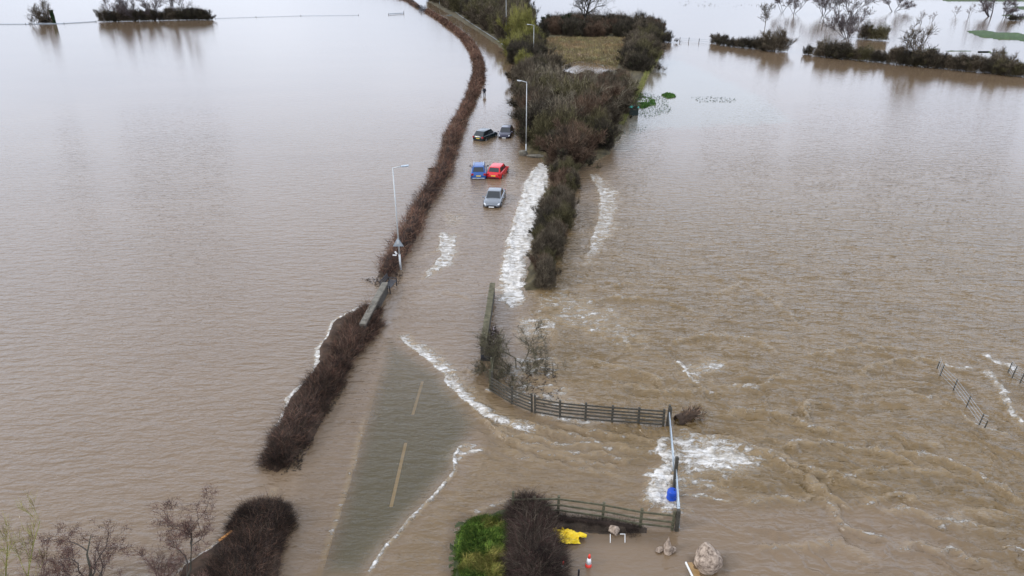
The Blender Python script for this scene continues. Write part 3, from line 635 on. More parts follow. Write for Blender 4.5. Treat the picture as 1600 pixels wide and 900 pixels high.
for pl, n, lb in (([(988,164),(990,150),(1000,144),(1008,152),(1026,154),(1024,163),(1004,170)], 2600, 'drowned bright green grass clump breaking the water beside the green tank'), ([(1034,149),(1042,145),(1054,148),(1055,152),(1044,154)], 1500, 'small bright green oval of grass alone in the water right of the thicket')):
    gq = scatter(P2(pl), n*2, rng); gq = gq[fbm(gq[:, 0]*1.1, gq[:, 1]*1.1, 61, 3) > (.46 if n > 2000 else .3)]
    tag(link('drowned_grass', geo_mesh('drowned_grass', [twig_geo(np.column_stack([gq, np.full(len(gq), -.03)]), rng.normal(size=(len(gq), 3))*.8+[0, 0, .6], .18+.2*rng.random(len(gq)), .10, pick(rng, [(0.07, 0.15, 0.03), (0.09, 0.19, 0.035), (0.05, 0.10, 0.03)], len(gq)), rng)])), lb, 'grass', None, 'stuff')

# --- shrub and tree prototypes (height about 1 unit times H)
def plant(name, trunk, branch, extra=None, leafname='foliage'):
    root = link(name, None); root.empty_display_size = .3
    link('trunk', geo_mesh('trunk', trunk, smooth=True), root)
    link('crown', geo_mesh('crown', branch), root)
    if extra: link(leafname, geo_mesh(leafname, extra), root)
    return root
def end_twigs(P, rng, per, Ln, wd, cols, spread=0.7, upb=0.3):
    K = P.shape[1]; N = len(P); idx = np.repeat(np.arange(N), per); k = rng.integers(1, K, len(idx))
    B = P[idx, k]; d = nrm(P[idx, k]-P[idx, k-1]); D = d+rng.normal(size=B.shape)*spread+[0, 0, upb]
    return twig_geo(B, D, Ln*(0.5+rng.random(len(idx))), wd, pick(rng, cols, len(idx)), rng)
def make_shrub(seed, H, cols, stems=9, spread=0.75, leaf=None, tw=0.03, per=5, name='bare_shrub', nk=(9, 8), tl=0.12, leafn=3000, leafs=0.16):
    tr, br, P, rng = grow(seed, H, stems=stems, spread=spread*.75, stemlen=.85, levels=2, kids=nk, ratio=(0.42, 0.5), rad=H*0.012, ang=0.6, up=0.35, crook=0.12, col=tuple(np.array(cols[0])*0.8), tipcol=cols[0], start=0.2, tw=tw*.8, K=5, sides=(4, 3, 3))
    br.append(end_twigs(P, rng, per, H*tl, tw, cols))
    # fine outer twigs filling a lumpy dome
    n = 5200; u = nrm(rng.normal(size=(n, 3))*[1, 1, .9]+[0, 0, .25]); u[:, 2] = np.abs(u[:, 2]); th = np.arctan2(u[:, 1], u[:, 0])
    lump = 0.62+0.75*fbm(th*1.3+seed, u[:, 2]*3, seed, 3); r = lump*(0.35+0.65*rng.random(n)**.6)
    B = u*r[:, None]*[H*.40, H*.40, H*.86]+[0, 0, .05]
    k2 = fbm(B[:, 0]*1.4+seed, B[:, 1]*1.4+B[:, 2]*1.3, seed+1, 2)[:, None]
    br.append(twig_geo(B, u*.55+rng.normal(size=(n, 3))*.35+[0, 0, .75], H*(.07+.11*rng.random(n)), tw*.8, pick(rng, cols, n)*(.35+1.3*k2), rng))
    ex = None
    if leaf:
        k = rng.integers(0, len(P), leafn); q_ = P[k, rng.integers(1, 5, leafn)]+rng.normal(size=(leafn, 3))*H*0.04
        ex = [leaf_geo(q_, leafs*(0.6+.8*rng.random(leafn)), pick(rng, leaf, leafn), rng, 0.5)]
    return plant(name, tr, br, ex)
c_gb = [(0.0975, 0.0764, 0.053), (0.0624, 0.0484, 0.0343), (0.156, 0.1287, 0.0897)]
c_gg = [(0.0897, 0.0764, 0.039), (0.0585, 0.0515, 0.0265), (0.1482, 0.1287, 0.0663)]
c_rd = [(0.1131, 0.0718, 0.0484), (0.078, 0.0484, 0.0328), (0.156, 0.1092, 0.0741)]
c_yg = [(0.26, 0.25, 0.07), (0.2, 0.19, 0.05), (0.17, 0.15, 0.06)]
c_dk = [(0.0468, 0.039, 0.0281), (0.0312, 0.0265, 0.0195), (0.078, 0.064, 0.0468)]
c_pu = [(0.13, 0.10, 0.10), (0.09, 0.07, 0.075), (0.17, 0.14, 0.135)]
protos = {}
for key, cols, lf, kw in (('brown', c_gb, None, {}), ('brown2', c_gb, None, {'stems': 12, 'spread': .9}), ('olive', c_gg, [(0.11, 0.10, 0.045), (0.14, 0.125, 0.06), (0.08, 0.075, 0.035)], {'leafn': 300, 'leafs': .12}), ('red', c_rd, None, {}), ('yellow', c_yg, [(0.2, 0.2, 0.05), (0.15, 0.15, 0.045)], {'leafn': 700, 'leafs': .12}),
                          ('dark', c_dk, [(0.045, 0.055, 0.022), (0.06, 0.06, 0.03), (0.07, 0.055, 0.035)], {'leafn': 900, 'leafs': .15, 'spread': 1.0}), ('green', c_dk, [(0.022, 0.042, 0.016), (0.035, 0.058, 0.022), (0.02, 0.034, 0.014)], {'leafn': 9000, 'leafs': .26, 'spread': .9, 'stems': 12})):
    for v in range(3):
        protos[key, v] = make_shrub(100+len(protos)*7+v, 4.0, cols, leaf=lf, **kw)
used = set()
def put(key, px, py, H, name, label, cat, group=None, wid=1.0, rng=random, z=0.0, xy=None):
    v = rng.randrange(3) if hasattr(rng, 'randrange') else int(rng.integers(0, 3))
    p = protos[key, v]; s = H/4.0; g = G(px, py) if xy is None else Vector((xy[0], xy[1], 0)); loc = (g.x, g.y, z)
    rz = (rng.random() if hasattr(rng, 'random') else 0)*6.28
    if (key, v) not in used:
        used.add((key, v)); r = p; r.location = loc; r.rotation_euler = (0, 0, rz)
    else: r = dup(p, loc, rz)
    r.scale = (s*wid, s*wid, s); r.name = name
    if 'group' in r and not group: del r['group']
    tag(r, label, cat, group); return r
rnd = random.Random(5)
LBL = {'brown': 'grey brown leafless shrub in the mixed thicket right of the flooded road', 'brown2': 'spreading grey brown leafless shrub in the mixed thicket right of the flooded road', 'olive': 'olive tinged shrub in the mixed thicket right of the flooded road', 'red': 'reddish brown leafless shrub in the mixed thicket right of the flooded road', 'yellow': 'yellow green shrub in the mixed thicket right of the flooded road', 'dark': 'low dark shrub in the mixed thicket right of the flooded road'}
def fill(poly_px, step, hfun, mix, lbls=None, group='shrubs of the thicket right of the road', name='thicket_shrub', inset=0.6):
    P = GP(poly_px); Pa = np.array(P); lo, hi = Pa.min(0), Pa.max(0)
    y = lo[1]; n = 0
    while y < hi[1]:
        x = lo[0]
        while x < hi[0]:
            xx = x+rnd.uniform(-.4, .4)*step; yy = y+rnd.uniform(-.4, .4)*step
            if polysd(np.array([xx]), np.array([yy]), P)[0] > inset:
                d = rnd.random(); key = None
                for k, pr in mix:
                    d -= pr
                    if d <= 0: key = k; break
                key = key or mix[-1][0]; r = pxr(xx, yy)
                put(key, 0, 0, hfun(*r)*rnd.uniform(.8, 1.2), name, (lbls or LBL)[key], 'shrub', group+' ('+key+')', rnd.uniform(.9, 1.25)*(.85 if name == 'strip_shrub' else 1), rnd, xy=(xx, yy)); n += 1
            x += step
        y += step
    return n
def pxr(x, y, z=0):
    zz = z-HC; d = y*math.cos(TH)-zz*math.sin(TH); v = y*math.sin(TH)+zz*math.cos(TH); return 800+FPX*x/d, 450-FPX*v/d
n1 = fill([(806,120),(812,150),(818,190),(822,238),(852,250),(868,268),(884,292),(896,266),(944,238),(966,194),(979,158),(990,125),(978,108),(960,114),(900,118),(850,112)], 3.1, lambda px, py: float(np.interp(py, [112, 130, 150, 175, 210, 260], [0.9, 1.9, 3.8, 5.2, 5.6, 3.8])) if px > 868 else float(np.interp(py, [112, 150, 210, 260], [4.0, 5.0, 5.6, 3.8])), (('brown', .26), ('brown2', .22), ('olive', .18), ('red', .14), ('dark', .2)))
n2 = fill([(868,262),(898,280),(898,330),(880,392),(854,460),(828,460),(832,412),(846,355),(864,305)], 1.2, lambda px, py: 2.1, (('olive', .4), ('brown', .35), ('red', .15), ('dark', .1)), {k: v.replace('in the mixed thicket right of the flooded road', 'of the narrow strip beside the white torrent') for k, v in LBL.items()}, 'shrubs of the strip beside the torrent', name='strip_shrub', inset=0.25)
n3 = fill([(975,112),(988,74),(1034,60),(1020,88),(1000,124)], 2.8, lambda px, py: 4.6, (('olive', .4), ('brown', .3), ('dark', .3)), {k: v.replace('in the mixed thicket right of the flooded road', 'on the right edge of the small tan field') for k, v in LBL.items()}, 'shrubs right of the tan field', name='field_edge_shrub')
n4 = fill([(845,42),(1036,44),(1034,62),(845,60)], 4.6, lambda px, py: 5.0, (('dark', .45), ('brown', .25), ('red', .3)), {k: v.replace('in the mixed thicket right of the flooded road', 'along the back of the small tan field') for k, v in LBL.items()}, 'shrubs behind the tan field', name='field_back_shrub')
n5 = fill([(792,62),(846,66),(846,112),(812,112),(800,96)], 3.6, lambda px, py: 5.0, (('olive', .4), ('dark', .4), ('yellow', .2)), {k: v.replace('in the mixed thicket right of the flooded road', 'between the road bend and the small tan field') for k, v in LBL.items()}, 'shrubs left of the tan field', name='field_side_shrub')
n6 = fill([(672,0),(705,16),(745,38),(792,66),(830,60),(820,20),(790,-6),(690,-8)], 5.2, lambda px, py: 7.5, (('brown', .45), ('dark', .25), ('olive', .3)), {k: v.replace('in the mixed thicket right of the flooded road', 'on the verge along the far road bend') for k, v in LBL.items()}, 'shrubs along the far road bend', name='roadside_shrub')
print('shrubs', n1, n2, n3, n4, n5, n6)
put('green', 874, 48, 6.0, 'evergreen_shrub', 'dark green round evergreen left of the big bare tree', 'bush', None, 1.3, rnd)
put('green', 898, 52, 5.0, 'evergreen_shrub', 'dark ivy covered bush at the foot of the big bare tree', 'bush', None, 1.3, rnd)
put('yellow', 818, 78, 11.0, 'willow_shrub', 'tall yellow green willow by the far street lamps', 'bush', None, .75, rnd)
put('yellow', 806, 66, 10.0, 'willow_shrub', 'yellow green willow behind the taller one by the far street lamps', 'bush', None, .7, rnd)
put('olive', 848, 238, 2.8, 'leaning_shrub', 'pale twiggy shrub at the foot of the white lamp post beside the road', 'bush', None, 1.0, rnd)
put('olive', 838, 176, 5.4, 'overhanging_shrub', 'grey green shrub leaning over the water left of the thicket', 'bush', None, 1.0, rnd)
put('yellow', 848, 190, 4.6, 'yellow_shrub', 'yellowish shrub in the thicket just right of the white lamp post', 'bush', None, 1.0, rnd)
put('olive', 1003, 96, 5.4, 'rounded_shrub', 'rounded olive shrub at the right corner of the tan field', 'bush', None, 1.1, rnd)
put('dark', 1040, 66, 3.0, 'corner_shrub', 'small dark shrub standing in water off the right corner of the thicket', 'bush', None, 1.4, rnd)
BUSH = True
# right hand hedgerows
PLACE1 = ['left end shrub of the short hedgerow in the right field']+['dark shrub in the short hedgerow in the right field']*7
hr = [(1118,68,2.8),(1131,71,3.2),(1143,73,2.2),(1155,74,2.6),(1166,75,3.0),(1178,76,3.2),(1190,77,3.0),(1200,79,3.4)]
for i, (x, y, h) in enumerate(hr):
    put('dark' if i % 3 else 'brown', x, y, h, 'hedgerow_shrub', 'dark shrub in the short hedgerow in the right field', 'shrub', 'short hedgerow shrubs', 1.35, rnd)
put('brown2', 1213, 80, 6.0, 'fan_shrub', 'tall fan shaped bare shrub at the right end of the short hedgerow', 'shrub', None, 1.15, rnd)
put('dark', 1262, 85, 2.6, 'gap_shrub', 'small shrub at the left end of the long hedgerow, next to the gap', 'shrub', None, 1.0, rnd)
x = 1278; k = 0
while x < 1600:
    y = 86+(x-1260)*0.100; h = rnd.choice([2.4, 3.0, 3.6, 4.6, 3.8]); h = h if x < 1545 else 3.0
    put(rnd.choice(['dark', 'brown', 'brown2', 'dark', 'olive']), x, y, h, 'hedgerow_shrub', 'shrub in the long dark hedgerow crossing the right field', 'shrub', 'long hedgerow shrubs', 1.2, rnd); x += rnd.choice([9, 11, 14, 17])
put('brown2', 1556, 113, 5.0, 'rounded_shrub', 'rounded bare shrub rising near the right end of the long hedgerow', 'shrub', None, 1.0, rnd)

# trees
def make_tree(name, seed, H, label, cat, px, py, cols, group=None, ivy=False, **kw):
    a = dict(stems=1, spread=.15, levels=3, kids=(11, 8, 7), ratio=(.5, .5, .5), ang=.85, up=.22, crook=.14, start=.25, tw=.05)
    pr = kw.pop('per', 3); tl = kw.pop('tl', .06); tws = kw.pop('tws', .05); a.update(kw)
    tr, br, P, rng = grow(seed, H, col=cols[0], tipcol=cols[1], **a)
    br.append(end_twigs(P, rng, pr, H*tl, tws, cols))
    ex = None
    if ivy:
        n = 2500; z = rng.random(n)*H*.5; th = rng.random(n)*6.28; r = H*.035*(1+rng.random(n))
        ex = [leaf_geo(np.stack([np.cos(th)*r, np.sin(th)*r, z], 1), .3, pick(rng, [(0.02, 0.045, 0.018), (0.03, 0.06, 0.02)], n), rng)]
    r = plant(name, tr, br, ex, 'ivy'); g = G(px, py); r.location = (g.x, g.y, 0)
    return tag(r, label, cat, group)
OK_ = [(0.06, 0.055, 0.045), (0.09, 0.08, 0.065), (0.14, 0.12, 0.1)]
PU = [(0.075, 0.065, 0.065), (0.12, 0.095, 0.095), (0.17, 0.14, 0.135)]
make_tree('bare_oak', 11, 15, 'big bare spreading tree behind the thicket, its top cut by the photo edge', 'tree', 907, 52, OK_, spread=.2, rad=.6, kids=(16, 10, 8), ratio=(.7, .5, .5), ang=1.05, up=.15, crook=.2, stemlen=.85, start=.28, tw=.05, tws=.045)
rt = random.Random(8)
for i, (x, y, h) in enumerate([(862, 200, 6.5), (884, 215, 7.0), (905, 205, 6.0), (925, 200, 6.5), (845, 160, 7.0), (870, 170, 6.0), (895, 175, 6.5), (948, 190, 6.0), (930, 165, 5.0), (855, 225, 5.5)]):
    make_tree('bare_sapling', 120+i, h, 'thin pale stemmed bare sapling rising out of the mixed thicket', 'tree', x, y, [(0.24, 0.21, 0.15), (0.2, 0.17, 0.12), (0.15, 0.12, 0.085)], 'saplings in the thicket', stems=3, spread=.35, levels=2, kids=(8, 7), ratio=(.4, .5), tw=.04, tws=.03, per=4, tl=.09, rad=.09)
for i, (x, y, h, lb, kw) in enumerate([
    (1222, 20, 9, 'bare tree at the top edge, left of the tall multi stemmed clump', dict(stems=3, spread=.5)),
    (1240, 21, 8, 'purplish bare tree just right of the leftmost top edge clump', dict(stems=4, spread=.6)),
    (1287, 24, 11, 'multi stemmed dark alder left of centre in the top right clump', dict(stems=7, spread=.5)),
    (1312, 25, 12, 'tall thin alder inside the top right clump', dict(stems=2, spread=.3)),
    (1330, 26, 10, 'bushy purplish alder on the right side of the top right clump', dict(stems=5, spread=.6)),
    (1396, 18, 10, 'round dark bare tree alone near the top edge', dict(stems=6, spread=.7)),
    (1324, 61, 8.5, 'wide purplish multi stemmed tree in front of the top right clump', dict(stems=9, spread=.8)),
    (1195, 43, 8, 'slender brown bare tree standing alone above the short hedgerow', dict(stems=2, spread=.25)),
    (1432, 104, 9.5, 'grey slender tree rising out of the long hedgerow', dict(stems=3, spread=.25, stemlen=.9)),
    (1548, 26, 9, 'dark forked tree near the top right corner', dict(stems=4, spread=.9, rad=.35)),
    (1570, 27, 7, 'paler leaning multi stemmed willow beside the dark forked tree', dict(stems=7, spread=.9))]):
    sp = kw.get('stems', 1)
    make_tree('bare_tree', 30+i, h, lb, 'tree', x, y, PU if i not in (7, 8) else c_gb, levels=2, kids=(10, 9), ratio=(.45, .5), tw=.07, tws=.06, per=6, tl=.08, rad=kw.pop('rad', .12), **kw)
put('brown', 1352, 61, 5.2, 'round_shrub', 'grey round shrub right of the wide purplish tree', 'shrub', None, 1.0, rnd)
put('olive', 1373, 63, 5.0, 'round_shrub', 'grey green round shrub, rightmost of the group in front of the clump', 'shrub', None, 1.15, rnd)
for i, (x, y, h, lb) in enumerate([(1440, 36, 4.4, 'left pale sapling of the close pair standing in open water'), (1454, 36, 4.0, 'right pale sapling of the close pair standing in open water'), (1493, 25, 5, 'faint bare sapling left of the two near the dark forked tree'), (1514, 27, 5, 'faint bare sapling right of the two near the dark forked tree')]):
    make_tree('sapling', 90+i, h, lb, 'tree', x, y, [(0.2, 0.17, 0.16), (0.26, 0.23, 0.22), (0.3, 0.27, 0.26)], stems=3, spread=.3, levels=2, kids=(6, 6), ratio=(.4, .5), tw=.05, tws=.04, per=3, tl=.09, rad=.07)
put('dark', 1583, 32, 2.2, 'low_shrub', 'low dark mound of twigs below the leaning willow at top right', 'shrub', None, 1.6, rnd)
# left hand islands
make_tree('bare_tree', 51, 7.0, 'pale wispy bare tree, left of the two at the top left corner', 'tree', 57, 37, c_gb, stems=6, spread=.9, levels=2, kids=(9, 9), ratio=(.45, .5), tw=.06, tws=.05, per=5, tl=.09, rad=.1)
make_tree('ivy_tree', 52, 9.0, 'bare tree with ivy on its trunk, right of the two at the top left corner', 'tree', 85, 37, c_gb, ivy=True, stems=3, spread=.6, levels=2, kids=(10, 9), ratio=(.5, .5), tw=.06, tws=.05, per=5, tl=.09, rad=.14)
for i, (x, h, lb) in enumerate([(178, 9, 'first tall bare tree from the left in the dark clump at top left'), (212, 10, 'second tall bare tree from the left in the dark clump at top left'), (243, 9.5, 'third tall bare tree from the left in the dark clump at top left'), (279, 12, 'tallest bare tree near the right end of the dark clump at top left')]):
    make_tree('bare_tree', 60+i, h, lb, 'tree', x, 34-(x-160)*.022, PU, stems=4, spread=.5, levels=2, kids=(10, 9), ratio=(.42, .5), tw=.07, tws=.055, per=6, tl=.08, rad=.16)
for i, x in enumerate(range(164, 292, 9)):
    put(rnd.choice(['dark', 'brown']), x, 34-(x-160)*.022, rnd.uniform(3.4, 5.2), 'clump_shrub', 'dark undergrowth shrub among the bare trees of the clump at top left', 'shrub', 'undergrowth of the top left clump', 1.0, rnd)
for i, x in enumerate((298, 308, 318, 327)):
    put('dark', x, 31, [5.2, 5.0, 4.6, 2.8][i], 'clump_shrub', ['first', 'second', 'third', 'last, lowest'][i]+' dark rounded shrub at the right end of the top left clump', 'shrub', 'rounded end of the top left clump', 1.3, rnd)
put('dark', 72, 36, 2.6, 'low_shrub', 'low dark scrub between the two trees at the top left corner', 'shrub', None, 2.0, rnd)
# foreground trees, bottom left
def near_tree():
    tr, br, P, rng = grow(81, 5.6, stems=2, spread=.55, levels=3, kids=(7, 7, 6), ratio=(.55, .5, .42), rad=.12, ang=.9, up=.18, crook=.3, col=(0.075, 0.072, 0.055), tipcol=(0.13, 0.085, 0.08), start=.3, tw=.008, K=7, stemlen=.85, tip0=.12)
    br.append(end_twigs(P, rng, 6, .2, .009, [(0.11, 0.068, 0.055), (0.07, 0.045, 0.038), (0.15, 0.095, 0.07)], 1.0))
    n = 9000; k = rng.integers(0, len(P), n); tip = P[k, rng.integers(3, 7, n)]+rng.normal(size=(n, 3))*.07
    return plant('hawthorn', tr, br, [leaf_geo(tip, .035, pick(rng, [(0.11, 0.05, 0.04), (0.07, 0.035, 0.03), (0.15, 0.08, 0.06)], n), rng)], 'berries')
h_ = near_tree(); g = G(150, 900, 3.0); h_.location = (g.x, g.y, 0.0); h_.scale = (1.22, 1.22, 1.04); tag(h_, 'crooked bare hawthorn with dark reddish berry clusters, bottom left', 'tree')
tr, br, P, rng = grow(83, 3.0, stems=9, spread=.9, levels=2, kids=(8, 7), ratio=(.5, .5), rad=.03, ang=.7, up=.2, crook=.22, col=(0.12, 0.07, 0.065), tipcol=(0.17, 0.1, 0.09), tw=.008, K=6)
br.append(end_twigs(P, rng, 14, .25, .009, [(0.15, 0.09, 0.072), (0.1, 0.062, 0.052), (0.2, 0.125, 0.095)], 1.0))
h_ = plant('red_scrub', tr, br); g = G(238, 905, 2.0); h_.location = (g.x, g.y, 0); tag(h_, 'fine reddish brown scrub right of the hawthorn at the bottom edge', 'bush')
h_ = dup(h_, (G(20, 915, 2.0).x, G(20, 915, 2.0).y, 0), 2.0, label='fine reddish scrub in the very bottom left corner')
tr, br, P, rng = grow(84, 5.2, stems=7, spread=.6, levels=2, kids=(8, 8), ratio=(.45, .45), rad=.045, ang=.5, up=.4, crook=.12, col=(0.22, 0.22, 0.06), tipcol=(0.3, 0.28, 0.08), tw=.01, K=6)
br.append(end_twigs(P, rng, 5, .5, .009, [(0.34, 0.32, 0.1), (0.24, 0.2, 0.09), (0.2, 0.14, 0.1)], .5))
h_ = plant('willow', tr, br); g = G(-25, 870, 3.6); h_.location = (g.x, g.y, 0); tag(h_, 'yellow green willow shoots reaching in at the left edge', 'tree')

for k, p in protos.items():
    if k not in used:
        for c in list(p.children): bpy.data.objects.remove(c)
        bpy.data.objects.remove(p)

make_tree('flooded_bush', 141, 3.0, 'bare twiggy bush standing in rough water between the mossy parapet and the fence', 'bush', 806, 578, [(0.09, 0.08, 0.05), (0.13, 0.115, 0.07), (0.07, 0.055, 0.045)], stems=9, spread=1.0, levels=2, kids=(10, 9), ratio=(.5, .5), crook=.2, tw=.018, tws=.014, per=9, tl=.11, rad=.045, start=.15)
# ------------------------------------------------------------------ street lamps
def lamp(px, py, H, side, label, cat='street lamp', arm=1.5, tilt=0.0, head=None):
    g = G(px, py); root = empty('street_lamp', (g.x, g.y, 0), label, cat, 0, 'street lamps along the flooded road')
    bm = bmesh.new(); tube_bm(bm, (0, 0, -0.5), (0, 0, 1.3), .085, .08, 12); tube_bm(bm, (0, 0, 1.3), (0, 0, H), .062, .038, 12); bm_obj('pole', bm, M_lamp, root, True)
    bm = bmesh.new(); tube_bm(bm, (0, 0, H-.05), (side*arm*.55, -.05, H+.12), .045, .04, 8); bm_obj('arm', bm, M_lamp, root, True)
    bm = bmesh.new(); box_bm(bm, (side*arm*.8, -.07, H+.16), (arm*.5, .26, .09), (0, -side*.1, 0), .03); hd = bm_obj('lamp_head', bm, head or M_lamp, root)
    bm = bmesh.new(); box_bm(bm, (side*arm*.82, -.07, H+.10), (arm*.36, .18, .03), (0, -side*.1, 0)); bm_obj('lens', bm, M_light, hd)
    root.rotation_euler = (tilt, 0, 0); return root
lL = lamp(626, 421, 8.2, 1, 'tall white street lamp with a triangular sign, beside the hedge end on the left', arm=1.15, head=M_galv)
lamp(822, 241, 8.7, -1, 'tall white street lamp in front of the thicket, nearest on the right side', arm=1.1)
lamp(833.5, 101, 8.3, -1, 'white street lamp rising among shrubs left of the tan field', arm=1.5)
lamp(791, 66, 12.0, -1, 'pale street lamp on the far bend, its head above the photo edge')
lamp(736.5, 31, 12.0, -1, 'distant pale street lamp against dark trees, second from the far end')
lamp(687, 8, 12.0, -1, 'farthest pale street lamp, a short stub at the top edge')
g = G(626, 421)
r = empty('warning_sign', (g.x-.02, g.y, 0), 'grey backed triangular road sign fixed to the left street lamp', 'road sign')
bm = bmesh.new(); vv = [bm.verts.new(c) for c in ((-.42, -.10, 2.0), (.42, -.10, 2.0), (0, -.10, 2.74))]; f_ = bm.faces.new(vv); e_ = bmesh.ops.extrude_face_region(bm, geom=[f_]); bmesh.ops.translate(bm, vec=(0, .02, 0), verts=[v for v in e_['geom'] if isinstance(v, bmesh.types.BMVert)]); bm_obj('sign_panel', bm, M_galv, r)
bm = bmesh.new(); box_bm(bm, (0, -.125, 2.2), (.5, .02, .05)); box_bm(bm, (0, -.125, 2.32), (.26, .02, .05)); box_bm(bm, (0, -.14, 2.36), (.22, .02, .32), None, .02); bm_obj('bracket', bm, M_lamp, r)
r = empty('notice', (g.x-.16, g.y, 0), 'small crumpled white notice hanging on the left street lamp', 'notice')
bm = bmesh.new(); box_bm(bm, (-.2, -.13, 1.28), (.3, .02, .10), (0, .1, 0)); box_bm(bm, (-.08, -.14, 1.48), (.14, .02, .26), (0, -.5, .2)); bm_obj('paper', bm, M_white, r)

# ------------------------------------------------------------------ cars
def quad_panel(bm, q, inset, off):
    q = [Vector(v) for v in q]; c = sum(q, Vector())/4; n_ = (q[1]-q[0]).cross(q[3]-q[0]).normalized()
    if n_.dot(c-Vector((0, 0, .6))) < 0: n_ = -n_
    u0, u1, v0, v1 = inset
    def bl(u, v): return (q[0]*(1-u)+q[1]*u)*(1-v)+(q[3]*(1-u)+q[2]*u)*v
    p = [bl(u0, v0), bl(1-u1, v0), bl(1-u1, 1-v1), bl(u0, 1-v1)]
    a = [bm.verts.new(x+n_*off) for x in p]; b = [bm.verts.new(x-n_*.01) for x in p]
    bm.faces.new(a)
    for i in range(4): bm.faces.new((a[i], b[i], b[(i+1) % 4], a[(i+1) % 4]))
def car(px, py, face, label, paint, L_=4.1, W_=1.78, H_=1.48, style='hatch', rails=False, front_plate=M_plateW, depth=0.36, cat='car'):
    """face: heading of the nose in radians from +X; px,py the middle of the car on the water"""
    g = G(px, py); root = empty('parked_car', (g.x, g.y, -depth), label, cat, face)
    hw = W_/2; xf = L_/2; xr = -L_/2; belt = .60*H_; bon = .56*H_
    if style == 'saloon': rw0, rw1, ws1, ws0, deck = -1.50, -.85, .35, 1.08, .64*H_
    else: rw0, rw1, ws1, ws0, deck = xr+.10, xr+.62, .38, 1.05, .62*H_
    # body loft: (x, half width, bottom, shoulder height, top)
    st = [(xr, hw*.80, .40, .62, .66), (xr+.10, hw*.92, .24, belt*.92, deck-.06 if style == 'saloon' else belt), (xr+.45, hw, .20, belt, deck if style == 'saloon' else belt+.02), (-.9, hw, .2, belt, belt+.03), (0, hw, .2, belt*.98, belt+.02), (1.0, hw, .2, belt*.94, belt), (xf-.55, hw*.98, .22, bon*.88, bon*.98), (xf-.15, hw*.88, .26, bon*.74, bon*.84), (xf, hw*.68, .36, bon*.6, bon*.66)]
    V = []
    for x, h_, b, s_, t_ in st:
        V += [(x, -h_*.92, b), (x, -h_, (b+s_)*.5), (x, -h_*.97, s_), (x, -h_*.80, t_), (x, -h_*.3, t_+.03), (x, h_*.3, t_+.03), (x, h_*.80, t_), (x, h_*.97, s_), (x, h_, (b+s_)*.5), (x, h_*.92, b)]
    n = 10; F = []
    for i in range(len(st)-1):
        for j in range(n): F.append((i*n+j, i*n+(j+1) % n, (i+1)*n+(j+1) % n, (i+1)*n+j))
    bm = bmesh.new(); bv = [bm.verts.new(v) for v in V]
    for f in F: bm.faces.new([bv[k] for k in f])
    bm.faces.new(bv[:n][::-1]); bm.faces.new(bv[-n:])
    bmesh.ops.recalc_face_normals(bm, faces=bm.faces)
    # cabin
    bw, tw_ = hw*.90, hw*.70; zb, zt = belt-.02, H_
    c8 = {'rb': (rw0, bw*.94, zb), 'rt': (rw1, tw_*.96, zt-.05), 'ft': (ws1, tw_, zt-.03), 'fb': (ws0, bw*.95, zb-.02), 'mt': (-.35, tw_*1.03, zt)}
    def sgn(k, s): x, y, z = c8[k]; return Vector((x, y*s, z))
    ks = ['rb', 'rt', 'mt', 'ft', 'fb']; lv = {(k, s): bm.verts.new(sgn(k, s)) for k in ks for s in (-1, 1)}
    for s in (-1, 1): bm.faces.new([lv[k, s] for k in ks])
    for a, b in zip(ks, ks[1:]): bm.faces.new([lv[a, -1], lv[a, 1], lv[b, 1], lv[b, -1]])
    bmesh.ops.recalc_face_normals(bm, faces=bm.faces)
    body = bm_obj('body', bm, paint, root)
    bv_ = body.modifiers.new('bevel', 'BEVEL'); bv_.width = .045; bv_.segments = 3; bv_.limit_method = 'ANGLE'; bv_.angle_limit = math.radians(22)
    for p in body.data.polygons: p.use_smooth = True
    for nm, q, ins in (('windscreen', [sgn('fb', -1), sgn('fb', 1), sgn('ft', 1), sgn('ft', -1)], (.05, .05, .06, .06)), ('rear_window', [sgn('rb', -1), sgn('rb', 1), sgn('rt', 1), sgn('rt', -1)], (.08, .08, .22 if style != 'saloon' else .1, .08))):
        bm = bmesh.new(); quad_panel(bm, q, ins, .006); bm_obj(nm, bm, M_glass, body)
    for s in (-1, 1):
        lo = lambda x: Vector((x, s*bw*.945, zb+.02)); hi = lambda x: Vector((x, s*tw_*1.0, zt-.06))
        for x0, x1, xt0, xt1 in ((-.32, ws0-.16, -.32, ws1-.03), (rw0+.32, -.40, rw1+.06, -.40)):
            bm = bmesh.new(); quad_panel(bm, [lo(x0), lo(x1), hi(xt1), hi(xt0)], (.03, .03, .1, .1), .016); bm_obj('side_window', bm, M_glass, body)
        bm = bmesh.new(); box_bm(bm, (.82, s*(hw+.10), belt+.04), (.14, .2, .13), None, .03); bm_obj('door_mirror', bm, M_black if rails else paint, body)
        bm = bmesh.new(); box_bm(bm, (xf-.20, s*hw*.66, bon*.73), (.22, .36, .13), (0, .35, -s*.32), .03); bm_obj('headlight', bm, M_light, body)
        bm = bmesh.new(); box_bm(bm, (xr+.05, s*hw*.76, belt*.86), (.14, .26, .2), (0, -.1, s*.15), .03); bm_obj('tail_light', bm, M_tail, body)
        for x in (xf-.82, xr+.75):
            bm = bmesh.new(); tube_bm(bm, (x, s*(hw-.21), .32), (x, s*(hw+.005), .32), .32, .32, 24); wh = bm_obj('wheel', bm, M_tyre, root, False)
            bm = bmesh.new(); tube_bm(bm, (x, s*(hw-.02), .32), (x, s*(hw+.015), .32), .2, .18, 16); bm_obj('rim', bm, M_rim, wh)
        if rails:
            bm = bmesh.new(); tube_bm(bm, (-1.2, s*tw_*.86, zt+.04), (.3, s*tw_*.86, zt+.04), .03, .03); bm_obj('roof_rail', bm, M_galv, body)
